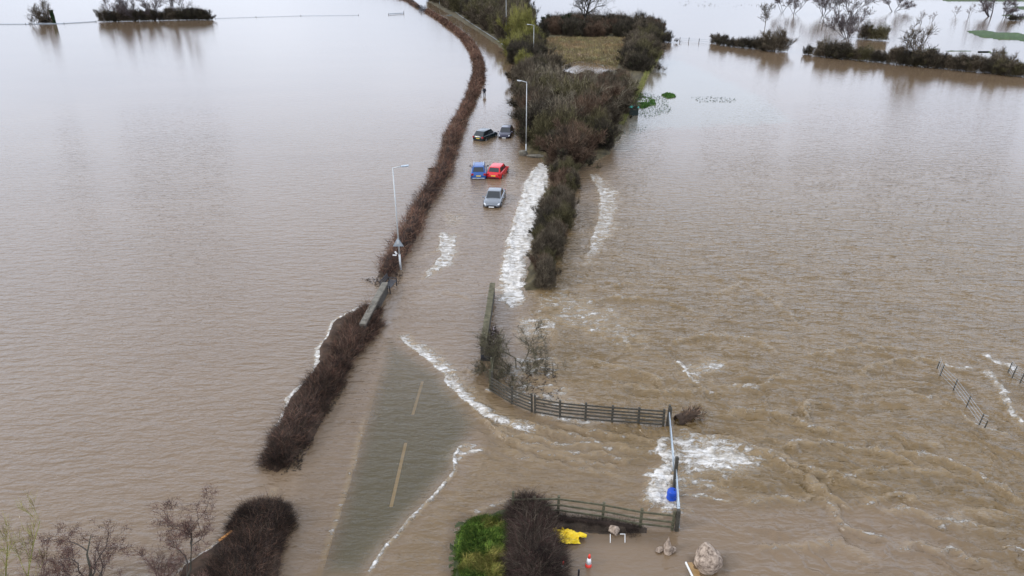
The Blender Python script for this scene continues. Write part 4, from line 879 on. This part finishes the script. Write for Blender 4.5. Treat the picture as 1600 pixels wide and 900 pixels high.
    bm = bmesh.new(); box_bm(bm, (xf-.01, 0, bon*.52), (.1, hw*.95, .16), (0, .12, 0), .03); bm_obj('grille', bm, M_black, body)
    bm = bmesh.new(); box_bm(bm, (xf+.045, 0, bon*.40+.03), (.02, .52, .11)); bm_obj('number_plate', bm, M_plateW, body)
    bm = bmesh.new(); box_bm(bm, (xr-.012, 0, belt*.70), (.02, .52, .11)); bm_obj('number_plate', bm, M_plateY, body)
    bm = bmesh.new(); box_bm(bm, (xr+.02, 0, .40), (.12, hw*1.5, .12), None, .03); bm_obj('bumper', bm, M_galv if rails else M_black, body)
    return root
def paint(name, c, rough=.25, metal=.3, coat=.6): return mat(name, c, rough=rough, metal=metal, coat=coat, var=.04)
P_sil = paint('silver_paint', (.20, .215, .235), metal=.5, coat=.3); P_red = paint('red_paint', (.60, .010, .018), metal=0, coat=.25); P_blu = paint('blue_paint', (.012, .075, .27), metal=.1, coat=.25)
P_blk = paint('black_green_paint', (.006, .018, .02), metal=.2); P_nav = paint('dark_purple_paint', (.02, .018, .045), metal=.2)
R = math.radians
car(773, 314, R(-97), 'silver grey saloon facing the camera, nearest of the five stranded cars', P_sil, 4.4, 1.80, 1.42, 'saloon', depth=.22)
car(748.5, 272, R(91), 'blue hatchback with roof rails seen from behind, left of the red car', P_blu, 4.1, 1.78, 1.58, rails=True, depth=.27)
car(778, 272, R(76), 'bright red hatchback seen from behind, right of the blue car', P_red, 4.0, 1.74, 1.46, depth=.24)
car(759, 215, R(62), 'black hatchback pointing away, its tail towards the camera, left of the dark purple car', P_blk, 4.2, 1.8, 1.5, depth=.28)
car(791, 211, R(-99), 'dark purple hatchback facing the camera, farthest right of the stranded cars', P_nav, 3.8, 1.72, 1.46, depth=.28)

# ------------------------------------------------------------------ wading person
def skin_mesh(name, verts, edges, m, parent, sub=2):
    me = bpy.data.meshes.new(name); me.from_pydata([v[:3] for v in verts], edges, []); o = link(name, me); me.materials.append(m)
    md = o.modifiers.new('skin', 'SKIN'); me.skin_vertices[0].data[0].use_root = True
    for i, v in enumerate(verts):
        rr_ = v[3] if isinstance(v[3], tuple) else (v[3], v[3]); me.skin_vertices[0].data[i].radius = rr_
    s = o.modifiers.new('sub', 'SUBSURF'); s.levels = s.render_levels = sub
    dg = bpy.context.evaluated_depsgraph_get(); dg.update(); m2 = bpy.data.meshes.new_from_object(o.evaluated_get(dg)); o.modifiers.clear(); o.data = m2
    if not m2.materials: m2.materials.append(m)
    for p in m2.polygons: p.use_smooth = True
    o.parent = parent; return o
M_skin = mat('skin', (.5, .32, .24), rough=.6, var=.08); M_coat = mat('dark_coat', (.018, .022, .03), rough=.85, var=.3); M_trs = mat('dark_trousers', (.02, .02, .026), rough=.85, var=.3); M_hair = mat('dark_hair', (.03, .022, .018), rough=.8)
g = G(757, 149); pr = empty('person', (g.x, g.y, -0.28), 'person in dark coat and trousers wading along the flooded road, arms at their sides', 'person', .15)
bv = [(0, 0, .96, (.15, .11)), (0, 0, 1.12, (.14, .10)), (0, .0, 1.32, (.17, .11)), (0, 0, 1.46, (.12, .08)), (0, 0, 1.53, .055), (0, -.01, 1.62, (.075, .085)), (0, -.01, 1.72, (.078, .092)), (0, 0, 1.79, (.05, .06))]
be = [(i, i+1) for i in range(7)]
for s in (-1, 1):
    n0 = len(bv); bv += [(s*.19, 0, 1.43, .055), (s*.25, .03, 1.16, .044), (s*.27, -.04, .93, .034), (s*.275, -.07, .85, (.018, .038))]; be += [(3, n0), (n0, n0+1), (n0+1, n0+2), (n0+2, n0+3)]
    for k, (dy, ln) in enumerate(((-.030, .075), (-.010, .085), (.010, .08), (.029, .062))):
        m0 = len(bv); bv += [(s*.275, -.07+dy, .81, .009), (s*.27, -.075+dy, .81-ln*.5, .0085), (s*.262, -.085+dy, .81-ln, .007)]; be += [(n0+3, m0), (m0, m0+1), (m0+1, m0+2)]
    m0 = len(bv); bv += [(s*.262, -.115, .835, .010), (s*.252, -.125, .795, .008)]; be += [(n0+3, m0), (m0, m0+1)]
    n0 = len(bv); st_ = .13*s
    bv += [(s*.10, 0, .86, .095), (s*.11, -st_*.7, .50, .058), (s*.11, -st_*.2, .12, .04), (s*.11, -st_*.2-.12, .05, .035)]; be += [(0, n0), (n0, n0+1), (n0+1, n0+2), (n0+2, n0+3)]
b_ = skin_mesh('body', bv, be, M_skin, pr, 1)
cv = [(0, 0, .70, (.24, .17)), (0, 0, .90, (.235, .17)), (0, 0, 1.12, (.215, .155)), (0, 0, 1.33, (.20, .145)), (0, 0, 1.46, (.13, .10)), (0, .01, 1.535, (.085, .08))]; ce = [(0, 1), (1, 2), (2, 3), (3, 4), (4, 5)]
for s in (-1, 1):
    n0 = len(cv); cv += [(s*.19, 0, 1.42, .07), (s*.26, .03, 1.16, .065), (s*.275, -.03, .93, .052)]; ce += [(4, n0), (n0, n0+1), (n0+1, n0+2)]
skin_mesh('coat', cv, ce, M_coat, pr, 1)
tv = [(0, 0, .94, (.155, .12))]; te_ = []
for s in (-1, 1):
    n0 = len(tv); st_ = .13*s; tv += [(s*.10, 0, .84, .105), (s*.11, -st_*.7, .50, .075), (s*.11, -st_*.2, .10, .062)]; te_ += [(0, n0), (n0, n0+1), (n0+1, n0+2)]
skin_mesh('trousers', tv, te_, M_trs, pr, 1)
bm = bmesh.new(); bmesh.ops.create_uvsphere(bm, u_segments=16, v_segments=10, radius=.105); bmesh.ops.scale(bm, vec=(.9, 1.02, .95), verts=bm.verts); bmesh.ops.delete(bm, geom=[v for v in bm.verts if v.co.z < -.03 and v.co.y < .02], context='VERTS'); bmesh.ops.translate(bm, vec=(0, .008, 1.725), verts=bm.verts); bm_obj('hair', bm, M_hair, pr, True)
for s in (-1, 1):
    bm = bmesh.new(); bmesh.ops.create_uvsphere(bm, u_segments=8, v_segments=6, radius=.012); bmesh.ops.translate(bm, vec=(s*.03, -.098, 1.69), verts=bm.verts); bm_obj('eye', bm, M_black, b_, True)

# ------------------------------------------------------------------ parapets and bench
def wall(name, a, b, wd, h, mcap, mbody, label, cap=.12, over=.04, zb=-.5):
    p, q = G(*a), G(*b); d = q-p; rz = math.atan2(d.y, d.x); c = (p+q)/2; root = empty(name, (c.x, c.y, 0), label, 'parapet wall', rz); Ln = d.length
    bm = bmesh.new(); box_bm(bm, (0, 0, (h-cap+zb)/2), (Ln, wd, h-cap-zb), None, .01)
    bm_obj('wall_face', bm, mbody, root)
    n_ = max(3, int(Ln/1.1)); bm = bmesh.new(); rg = random.Random(3)
    for i in range(n_): box_bm(bm, (-Ln/2+Ln*(i+.5)/n_, rg.uniform(-.008, .008), h-cap/2+.003+rg.uniform(-.006, .006)), (Ln/n_-.015, wd+2*over, cap), None, .015)
    bm_obj('coping', bm, mcap, root); return root
wall('parapet', (568, 524), (603, 457), .36, .85, M_stone, M_brick, 'pale stone topped parapet wall on the left side of the bridge')
wall('parapet', (755, 562), (770, 462), .30, 1.05, M_mossstone, M_brick, 'long mossy parapet wall on the right side of the bridge')
g = G(609, 452); r = empty('bench', (g.x, g.y, 0), 'dark slatted bench at the far end of the pale parapet', 'bench', R(-12))
bm = bmesh.new()
for i in range(5): box_bm(bm, (-.22+i*.13, 0, .45), (.09, 1.5, .035), None, .008)
bm_obj('seat', bm, M_black, r)
bm = bmesh.new()
for i in range(3): box_bm(bm, (-.36-.03*i, 0, .58+.15*i), (.03, 1.5, .10), (0, -.2, 0), .008)
bm_obj('backrest', bm, M_black, r)
for y in (-.68, .68):
    bm = bmesh.new(); box_bm(bm, (-.3, y, .1), (.06, .06, 1.1)); box_bm(bm, (.3, y, 0), (.06, .06, .9)); box_bm(bm, (0, y, .62), (.6, .06, .04), None, .01); box_bm(bm, (.3, y, .5), (.05, .05, .26)); bm_obj('leg', bm, M_black, r)

# ------------------------------------------------------------------ wooden fences
def post_bm(h, w_=.11, zb=-.6, lean=(0, 0)):
    bm = bmesh.new(); v = box_bm(bm, (0, 0, (h+zb)/2), (w_, w_, h-zb), None, .012)
    bmesh.ops.rotate(bm, cent=(0, 0, 0), matrix=Euler((lean[0], lean[1], 0)).to_matrix(), verts=bm.verts); return bm
def fence(name, pts, hs, rails, label, m, railw=.04, railh=.09, cat='fence', group=None, postw=.11, skip=()):
    g = [G(*p) for p in pts]; root = empty(name, tuple(g[0]), label, cat, 0, group); rg = random.Random(len(pts))
    for p, h in zip(g, hs):
        o = bm_obj('post', post_bm(h, postw, lean=(rg.uniform(-.03, .03), rg.uniform(-.03, .03))), m, root); o.location = p-g[0]
    for i in range(len(g)-1):
        if i in skip: continue
        d = g[i+1]-g[i]; rz = math.atan2(d.y, d.x); h = min(hs[i], hs[i+1])
        for z in rails:
            bm = bmesh.new(); off = Vector((math.sin(rz), -math.cos(rz), 0))*(postw/2+railw/2+.002)
            box_bm(bm, (0, 0, 0), (d.length+.06, railw, railh), (0, rg.uniform(-.008, .008), 0), .006)
            o = bm_obj('rail', bm, m, root); o.location = (g[i]+g[i+1])/2-g[0]+off+Vector((0, 0, z+rg.uniform(-.015, .015))); o.rotation_euler = (0, 0, rz)
    return root
fence('wooden_fence', [(769,612),(800,631),(831,643.5)], [1.35, 1.15, 1.2], [.12, .34, .55, .76, .97], 'short run of dark rail fence slanting from the parapet end to the corner post', M_wood, cat='fence')
fence('wooden_fence', [(836,645),(875,652),(914.6,656),(956,659.5),(997,662.5),(1036,665.5),(1042,666)], [1.15, 1.1, 1.1, 1.05, 1.05, 1.05, 1.35], [.14, .36, .58, .78, .98], 'long straight dark rail fence running right to the metal gates', M_wood, skip=(5,))
fence('wooden_fence', [(766,608),(768,590),(771,576)], [1.3, 1.35, 1.4], [.3, .62, .95], 'mossy old fence section leading back behind the parapet end', M_woodmoss)
fence('wooden_fence', [(801,803),(835,802),(872,801),(941.5,811),(1000,822.5),(1050,828)], [1.3, .95, .95, .95, 1.0, 1.05], [.22, .52, .88], 'three rail greenish fence behind the yellow sheet and the rocks', M_woodmoss)
for (px, py, h, lb, kw) in ((864, 590, .95, 'thin marker post standing in rough water right of the bush', .05), (1053, 764, 1.9, 'dark post between the two metal gates', .14), (1045, 667, 1.25, 'dark gate post at the right end of the long rail fence', .15), (1057, 829, 1.2, 'dark gate post at the right end of the three rail fence', .15)):
    o = bm_obj('post', post_bm(h, kw, lean=(.02, -.03)), M_wood); o.location = G(px, py); tag(o, lb, 'post')
# metal gates, seen almost edge on
def gate(a, b, h, label, lean=0.0, z0=.05):
    p, q = G(*a), G(*b); d = q-p; Ln = d.length; root = empty('field_gate', (p.x, p.y, z0), label, 'gate', math.atan2(d.y, d.x)); root.rotation_euler[0] = lean
    bm = bmesh.new()
    for x in (0.03, Ln-.03): tube_bm(bm, (x, 0, 0), (x, 0, h), .028, .028, 8)
    for z in (0.02, h): tube_bm(bm, (0, 0, z), (Ln, 0, z), .028, .028, 8)
    bm_obj('frame', bm, M_galv, root, True)
    for k in range(1, 6):
        bm = bmesh.new(); z = h*k/6*(.6+.4*k/6)+.03; tube_bm(bm, (.03, 0, z), (Ln-.03, 0, z), .02, .02, 6); bm_obj('bar', bm, M_galv, root, True)
    bm = bmesh.new(); tube_bm(bm, (.03, -.025, 0), (Ln/2, -.025, h), .016, .016, 6); tube_bm(bm, (Ln-.03, -.025, 0), (Ln/2, -.025, h), .016, .016, 6); bm_obj('brace', bm, M_galv, root, True)
gate((1046.5, 674), (1053, 740), 1.15, 'far galvanised field gate holding back the foaming water', .12)
gate((1055, 748), (1061, 826), 1.2, 'near galvanised field gate beside the blue drum', .10)
# blue drum against the gate
g = G(1049, 779); r = empty('drum', (g.x, g.y, -.15), 'blue plastic drum pressed against the near metal gate', 'drum'); r.scale = (.82, .82, .82)
bm = bmesh.new()
prof = [(0, 0), (.26, 0), (.275, .03), (.27, .2), (.285, .23), (.285, .27), (.27, .30), (.27, .52), (.285, .55), (.285, .59), (.27, .62), (.27, .72), (.24, .78), (.2, .79)]
ns = 24; rows = [[bm.verts.new((r_*math.cos(t*2*math.pi/ns), r_*math.sin(t*2*math.pi/ns), z)) for t in range(ns)] for r_, z in prof[1:]]
for a_, b_2 in zip(rows, rows[1:]):
    for t in range(ns): bm.faces.new((a_[t], a_[(t+1) % ns], b_2[(t+1) % ns], b_2[t]))
bm.faces.new(rows[0][::-1]); bm.faces.new(rows[-1]); bm_obj('shell', bm, M_blue, r, True)
bm = bmesh.new(); tube_bm(bm, (.12, 0, .79), (.12, 0, .82), .04, .04, 12); bm_obj('cap', bm, M_black, r)

# ------------------------------------------------------------------ rocks, boards, cones, sheet
def rock(px, py, s, label, seed, spike=0, name='rock', zoff=0.0, m=M_rock, sink=.15):
    bm = bmesh.new(); bmesh.ops.create_icosphere(bm, subdivisions=5, radius=1)
    rg = np.random.default_rng(seed); pl = nrm(rg.normal(size=(16, 3))); ds = rg.uniform(.62, .95, 16)
    co = np.array([v.co[:] for v in bm.verts])
    for p_, d_ in zip(pl, ds):
        t = co@p_; over = np.maximum(t-d_, 0); co -= over[:, None]*p_*.92
    nn = fbm(co[:, 0]*3+seed, co[:, 1]*3+co[:, 2]*2.3, seed, 4)-.5; co *= (1+.16*nn)[:, None]
    nn = fbm(co[:, 0]*11+seed, co[:, 1]*9+co[:, 2]*10, seed+2, 3)-.5; co *= (1+.07*nn)[:, None]
    if spike: k = np.clip(co[:, 2], 0, 1); co[:, :2] *= (1-.82*k**.8)[:, None]; co[:, 2] *= 1+.25*spike
    for v, c in zip(bm.verts, co): v.co = Vector(c)
    bmesh.ops.scale(bm, vec=s, verts=bm.verts); bmesh.ops.translate(bm, vec=(0, 0, s[2]*.8-sink), verts=bm.verts)
    o = bm_obj(name, bm, m, None, True); g = G(px, py); o.location = (g.x, g.y, zoff); o.rotation_euler = (0, 0, seed); return tag(o, label, 'rock')
rock(1104, 884, (.66, .56, .66), 'large pink grey boulder resting on a half sunken board, lower right', 3, name='boulder', zoff=.03)
rock(960, 830, (.30, .26, .26), 'pinkish stone beside the white hoop in front of the rail fence', 8, name='stone')
rock(1042, 861, (.26, .22, .52), 'pointed pale stone standing up between the other stone and the boulder', 5, 1, name='stone', sink=.25)
for (px, py, lb) in ((1031, 861, 'small flat stone lying left of the pointed stone'), (1050, 861, 'small flat stone lying right of the pointed stone')):
    rock(px, py, (.20, .14, .12), lb, int(px), name='stone', sink=.03)
p1 = G(1104, 889); r = empty('tray', (p1.x, p1.y, 0), 'half sunken wooden board with a white edge under the boulder', 'board', R(9))
bm = bmesh.new(); box_bm(bm, (0.02, -.05, -.035), (1.45, .95, .05), (0, .03, 0), .01); bm_obj('board', bm, M_board, r)
bm = bmesh.new(); box_bm(bm, (-.72, -.05, .015), (.06, .95, .10), (0, .05, 0), .008); bm_obj('edge_strip', bm, M_white, r)
def cone(px, py, label, lean=(0, 0), s=1.0, z=-.18):
    g = G(px, py); r = empty('traffic_cone', (g.x, g.y, z), label, 'traffic cone', 0, None); r.rotation_euler = (lean[0], lean[1], .4); r.scale = (s, s, s)
    bm = bmesh.new(); box_bm(bm, (0, 0, .02), (.40, .40, .04), None, .015); bm_obj('base', bm, M_cone_r, r)
    for nm, z0, z1, r0, r1, m_ in (('lower_band', .04, .32, .145, .105, M_cone_r), ('reflective_sleeve', .32, .60, .106, .064, M_cone_w), ('tip', .60, .78, .063, .030, M_cone_r)):
        bm = bmesh.new(); tube_bm(bm, (0, 0, z0), (0, 0, z1), r0, r1, 24); bm_obj(nm, bm, m_, r, True)
    return r
cone(919, 884, 'upright red and white traffic cone standing in the shallow water', (.02, .03), 1.05)
cone(877, 893, 'red and white traffic cone half hidden at the edge of the brambles', (0, .12), .8, -.1)
# crumpled yellow sheet
N_ = 34; xs, ys2 = np.meshgrid(np.linspace(-1, 1, N_), np.linspace(-1, 1, N_)); rad_ = np.hypot(xs, ys2); th_ = np.arctan2(ys2, xs)
sx = xs*(.42+.10*np.sin(th_*2+1)+.08*np.sin(th_*5))+.08*(fbm(xs*2, ys2*2, 91)-.5); sy = ys2*(.27+.05*np.sin(th_*3))*(1-.35*xs)+.08*(fbm(xs*2, ys2*2+9, 92)-.5)
rid = 1-np.abs(2*fbm(xs*1.6+3, ys2*1.6, 93, 3)-1)*3
sz = .05+.17*np.clip(1-rad_*.85, 0, 1)**.6+.13*np.clip(rid, 0, 1)*(rad_ < 1.2)+.06*(fbm(xs*5, ys2*5, 94)-.5)
i_ = np.arange(N_*N_).reshape(N_, N_); Fy = np.stack([i_[:-1, :-1], i_[:-1, 1:], i_[1:, 1:], i_[1:, :-1]], -1).reshape(-1, 4)
me = raw_mesh('yellow_sheet', np.stack([sx, sy, sz], -1).reshape(-1, 3), Fy, [M_yellow]); o = link('yellow_sheet', me); g = G(885, 842); o.location = (g.x, g.y, .0); o.rotation_euler = (0, 0, -.15); o.scale = (1.4, 1.4, 1.2); tag(o, 'crumpled bright yellow sheet lying at the edge of the brambles', 'plastic sheet')
sm = o.modifiers.new('thick', 'SOLIDIFY'); sm.thickness = .006
g = G(964, 846); r = empty('hoop_frame', (g.x, g.y, 0), 'thin white tubular frame standing in water below the pinkish stone', 'frame')
for x in (-.29, .33):
    bm = bmesh.new(); tube_bm(bm, (x, -.2, -.3), (x*1.0, .1, .32), .014, .014, 8); bm_obj('leg', bm, M_white, r, True)
bm = bmesh.new(); tube_bm(bm, (.12, .1, .32), (.33, .1, .32), .014, .014, 8); bm_obj('crossbar', bm, M_white, r, True)
# small dark stake at the bottom edge
o = bm_obj('stake', post_bm(.32, .07, zb=-.3), M_black); o.location = G(904, 899); tag(o, 'small black stake tip in the water at the bottom edge', 'stake')

# ------------------------------------------------------------------ torn root plate, debris
def log_thing(px, py, label, Ln=1.35, seed=2):
    g = G(px, py); root = empty('uprooted_stump', (g.x, g.y, 0), label, 'tree stump', .35)
    rg = np.random.default_rng(seed); K = 9; P = np.zeros((1, K, 3)); P[0, :, 0] = np.linspace(-Ln/2, Ln/2, K); P[0, :, 2] = .12+np.linspace(0, .22, K); R_ = np.array([[.30, .34, .33, .30, .29, .28, .27, .22, .1]])
    V, F_, C_ = tubes_geo(P, R_, (.07, .045, .03), 20); V = V+ (np.stack([fbm(V[:, 0]*3, V[:, 1]*6+V[:, 2]*5, k) for k in (1, 2, 3)], 1)-.5)*.28
    link('log', raw_mesh('log', V, F_, [M_ground], False, np.array(C_)), root)
    n = 260; t = rg.random(n)**.7; th = rg.random(n)*6.28; B = np.stack([(t-.4)*Ln, np.cos(th)*.28, .2+np.sin(th)*.28], 1); D = np.stack([rg.random(n)*.8-.1, np.cos(th), np.sin(th)+.1], 1)+rg.normal(size=(n, 3))*.5
    link('roots', geo_mesh('roots', [twig_geo(B, D, rg.uniform(.12, .5, n), .035, pick(rg, [(.09, .055, .035), (.2, .13, .085), (.05, .035, .025)], n), rg)]), root)
log_thing(1074, 656, 'dark torn tree stump with roots caught in the flow right of the rail fence')
rg = np.random.default_rng(77)
def debris(name, pts, n, ln, cols, label, zt=.05, cat='debris', kind='stuff', parent=None, wd=.03):
    P = scatter(P2(pts), n, rg); B = np.column_stack([P, rg.random(n)*zt])
    D = rg.normal(size=(n, 3))*[1, 1, .35+zt*.4]
    o = link(name, geo_mesh(name, [twig_geo(B, D, rg.uniform(.3, 1, n)*ln, wd, pick(rg, cols, n), rg), leaf_geo(B+[0, 0, .02], .10, pick(rg, cols, n), rg, .8)])); return tag(o, label, cat, None, kind)
debris('driftwood_heap', [(752,556),(772,520),(780,528),(776,560),(764,562)], 1600, .5, DK+[(.3, .25, .25)], 'dark heap of driftwood and litter trapped behind the mossy parapet', .7)
bm = bmesh.new(); box_bm(bm, (0, 0, .14), (.75, 1.7, .45), (0.05, .1, 0), .1); o = bm_obj('black_bag', bm, M_black); g = G(763, 553); o.location = (g.x, g.y, 0); o.rotation_euler = (0, 0, -.1); tag(o, 'black sodden bag wedged at the near end of the mossy parapet', 'bag')
debris('floating_debris', [(500,620),(530,590),(545,596),(520,640),(480,690),(470,735),(440,742),(470,690)], 420, .28, [(.05, .04, .03), (.1, .075, .05)], 'scattered dark twigs floating beside the left hand brambles', .03, wd=.035)
debris('floating_debris', [(556,520),(576,522),(560,556),(545,575)], 130, .25, [(.05, .04, .03), (.12, .08, .05)], 'few floating twigs at the near end of the pale parapet', .03, wd=.035)
debris('floating_debris', [(640,330),(655,320),(700,262),(720,215),(712,215),(690,262),(660,300),(632,350)], 300, .4, [(.05, .04, .03), (.1, .075, .05)], 'dark twigs drifting along the road side of the long hedge', .05, wd=.05)
debris('floating_debris', [(560,435),(600,436),(632,424),(622,446),(600,452)], 250, .4, DK, 'dark twigs around the near end of the long hedge and the lamp foot', .12, wd=.03)
debris('dead_sticks', [(810,590),(835,560),(868,575),(885,620),(850,636),(812,606)], 160, .5, DK, 'dark sticks and bits in the foam behind the near fence', .06, wd=.04)
debris('tide_wrack', [(455,716),(505,620),(560,520),(572,522),(530,600),(500,660),(470,735)], 500, .35, DK, 'ragged dark trimmings along the road side of the left brambles', .10, wd=.03)
debris('bank_litter', [(372,830),(345,852),(296,886),(330,905),(380,870)], 1500, .3, BR, 'brown dead stems on the bank at the bottom left', .12, wd=.018)
debris('bank_litter', [(574,480),(540,492),(520,508),(522,545),(545,540),(566,506)], 1800, .3, BR+[(.3, .24, .1)], 'brown dead stems on the bank beside the pale parapet', .15, wd=.018)
bm = bmesh.new(); box_bm(bm, (0, 0, .3), (.62, .14, .08), (0, -.2, .8), .02); o = bm_obj('split_branch', bm, M_orange); g = G(355, 846); o.location = (g.x, g.y, .0); tag(o, 'orange freshly split piece of wood on the bottom left bank', 'branch')
bm = bmesh.new(); tube_bm(bm, (-1.1, 0, .06), (1.1, .2, .10), .07, .05, 7); o = bm_obj('fallen_log', bm, M_wood); o.location = G(684, 264); tag(o, 'short dark log floating at the field side of the long hedge', 'log')
# sandy bank at the head of the torrent
P = [G(818, 242), G(833, 243), G(848, 246), G(862, 244)]
for i, (px, py, s, lb) in enumerate(((818, 243, (.7, .4, .5), 'pale rounded lump at the foot of the white lamp post'), (840, 246, (1.6, .35, .3), 'long pale lump at the head of the white torrent'))):
    rock(px, py, s, lb, 0, name='rubble', m=M_stone, sink=.1)
# ------------------------------------------------------------------ green tank
g = G(989, 179); r = empty('tank', (g.x, g.y, 0), 'dark green square tank with a teal lid standing in water by the thicket', 'water tank', R(-4))
bm = bmesh.new(); box_bm(bm, (0, 0, .40), (1.45, 1.3, 1.5), None, .06)
for x in (-.45, 0, .45): box_bm(bm, (x, -.66, .40), (.08, .05, 1.3), None, .01)
bm_obj('body', bm, M_dgreen, r)
bm = bmesh.new(); box_bm(bm, (0, 0, 1.20), (1.6, 1.45, .12), None, .04); box_bm(bm, (0, 0, 1.28), (1.1, .95, .05), None, .02); bm_obj('lid', bm, M_teal, r)
# ------------------------------------------------------------------ wire fences
def wire_fence(pts, tops, label, wires=(.25, .5, .75, .95), mesh=False, pw=.05, ww=.006, cat='wire fence', mm=None):
    g = [G(*p) for p in pts]; root = empty('wire_fence', tuple(g[0]), label, cat)
    for p, h in zip(g, tops): o = bm_obj('post', post_bm(h, pw, lean=(.0, .05)), mm or M_wood, root); o.location = p-g[0]
    for z in wires:
        bm = bmesh.new()
        for a, b in zip(g, g[1:]): tube_bm(bm, a-g[0]+Vector((0, 0, z)), b-g[0]+Vector((0, 0, z)), ww, ww, 5)
        bm_obj('wire', bm, M_galv, root)
wire_fence([(1464,576),(1468,589),(1489,611),(1509,638),(1529,666),(1538,670)], [.5, .85, .8, .8, .8, .5], 'low wire fence with thin dark posts at right, nearer one', (.2, .4, .6, .78))
wire_fence([(1575,582),(1581,591),(1594,598),(1604,606),(1625,625)], [.7, .85, .9, .9, .9], 'second wire fence cut by the right photo edge', (.1, .25, .4, .55, .7, .82))
wire_fence([(1062,64),(1076,65),(1092,66),(1112,67)], [1.0, 1.1, 1.0, 1.0], 'faint field fence between the thicket and the short hedgerow', (.3, .8), pw=.14, ww=.03)
wire_fence([(-6,38),(40,38),(100,37),(150,34)], [.35, .35, .35, .35], 'nearly drowned fence line at the top left corner', (.12,), pw=.16, ww=.10)
wire_fence([(336,29),(400,27),(470,25),(560,24)], [.35, .35, .35, .35], 'nearly drowned fence line right of the top left clump', (.10,), pw=.16, ww=.05)
wire_fence([(607,23),(631,21.5)], [.5, 1.1], 'drowned gate piece near the far end of the hedge', (.2, .35), pw=.16, ww=.08)
wire_fence([(706,17),(740,41),(775,64),(812,94)], [.55]*4, 'low pale rail along the far right edge of the road', (.45,), pw=.1, ww=.05)
# submerged dark car roof far up the road, flood debris in the gap
g = G(706, 24); bm = bmesh.new(); bmesh.ops.create_uvsphere(bm, u_segments=20, v_segments=10, radius=1); bmesh.ops.scale(bm, vec=(2.4, 1.2, .3), verts=bm.verts); o = bm_obj('sunken_obstacle', bm, M_dgreen, None, True); o.location = (g.x, g.y, -.05); tag(o, 'low dark rounded object just breaking the water on the far bend', 'debris')
debris('gap_debris', [(652,10),(666,14),(668,20),(656,20)], 300, 1.2, [(.03, .03, .05), (.05, .05, .06)], 'dark debris blocking the gap in the far hedge', 1.2, wd=.15)
# clumps of drowned weeds on the right
debris('drowned_weeds', [(985,178),(990,148),(1010,145),(1040,152),(1050,175),(1010,185)], 700, .3, [(.06, .14, .05), (.04, .09, .07), (.03, .07, .05)], 'scattered green weeds poking out of the water right of the thicket', .12, 'weeds', wd=.08)
debris('drowned_weeds', [(1080,152),(1100,150),(1150,154),(1148,161),(1090,160)], 160, .3, [(.05, .09, .08), (.08, .13, .1)], 'faint strip of drowned weeds in the right field', .08, 'weeds', wd=.08)
debris('drowned_weeds', [(975,195),(1010,196),(1008,208),(970,210)], 70, .25, [(.05, .09, .08), (.07, .08, .05)], 'few drowned weeds just below the green tank', .05, 'weeds', wd=.08)
debris('far_stubble', [(1060,0),(1190,8),(1190,12),(1060,9)], 60, 1.0, [(.1, .09, .07)], 'thin broken line of drowned stems at the top edge, right of centre', .1, 'weeds', wd=.15)
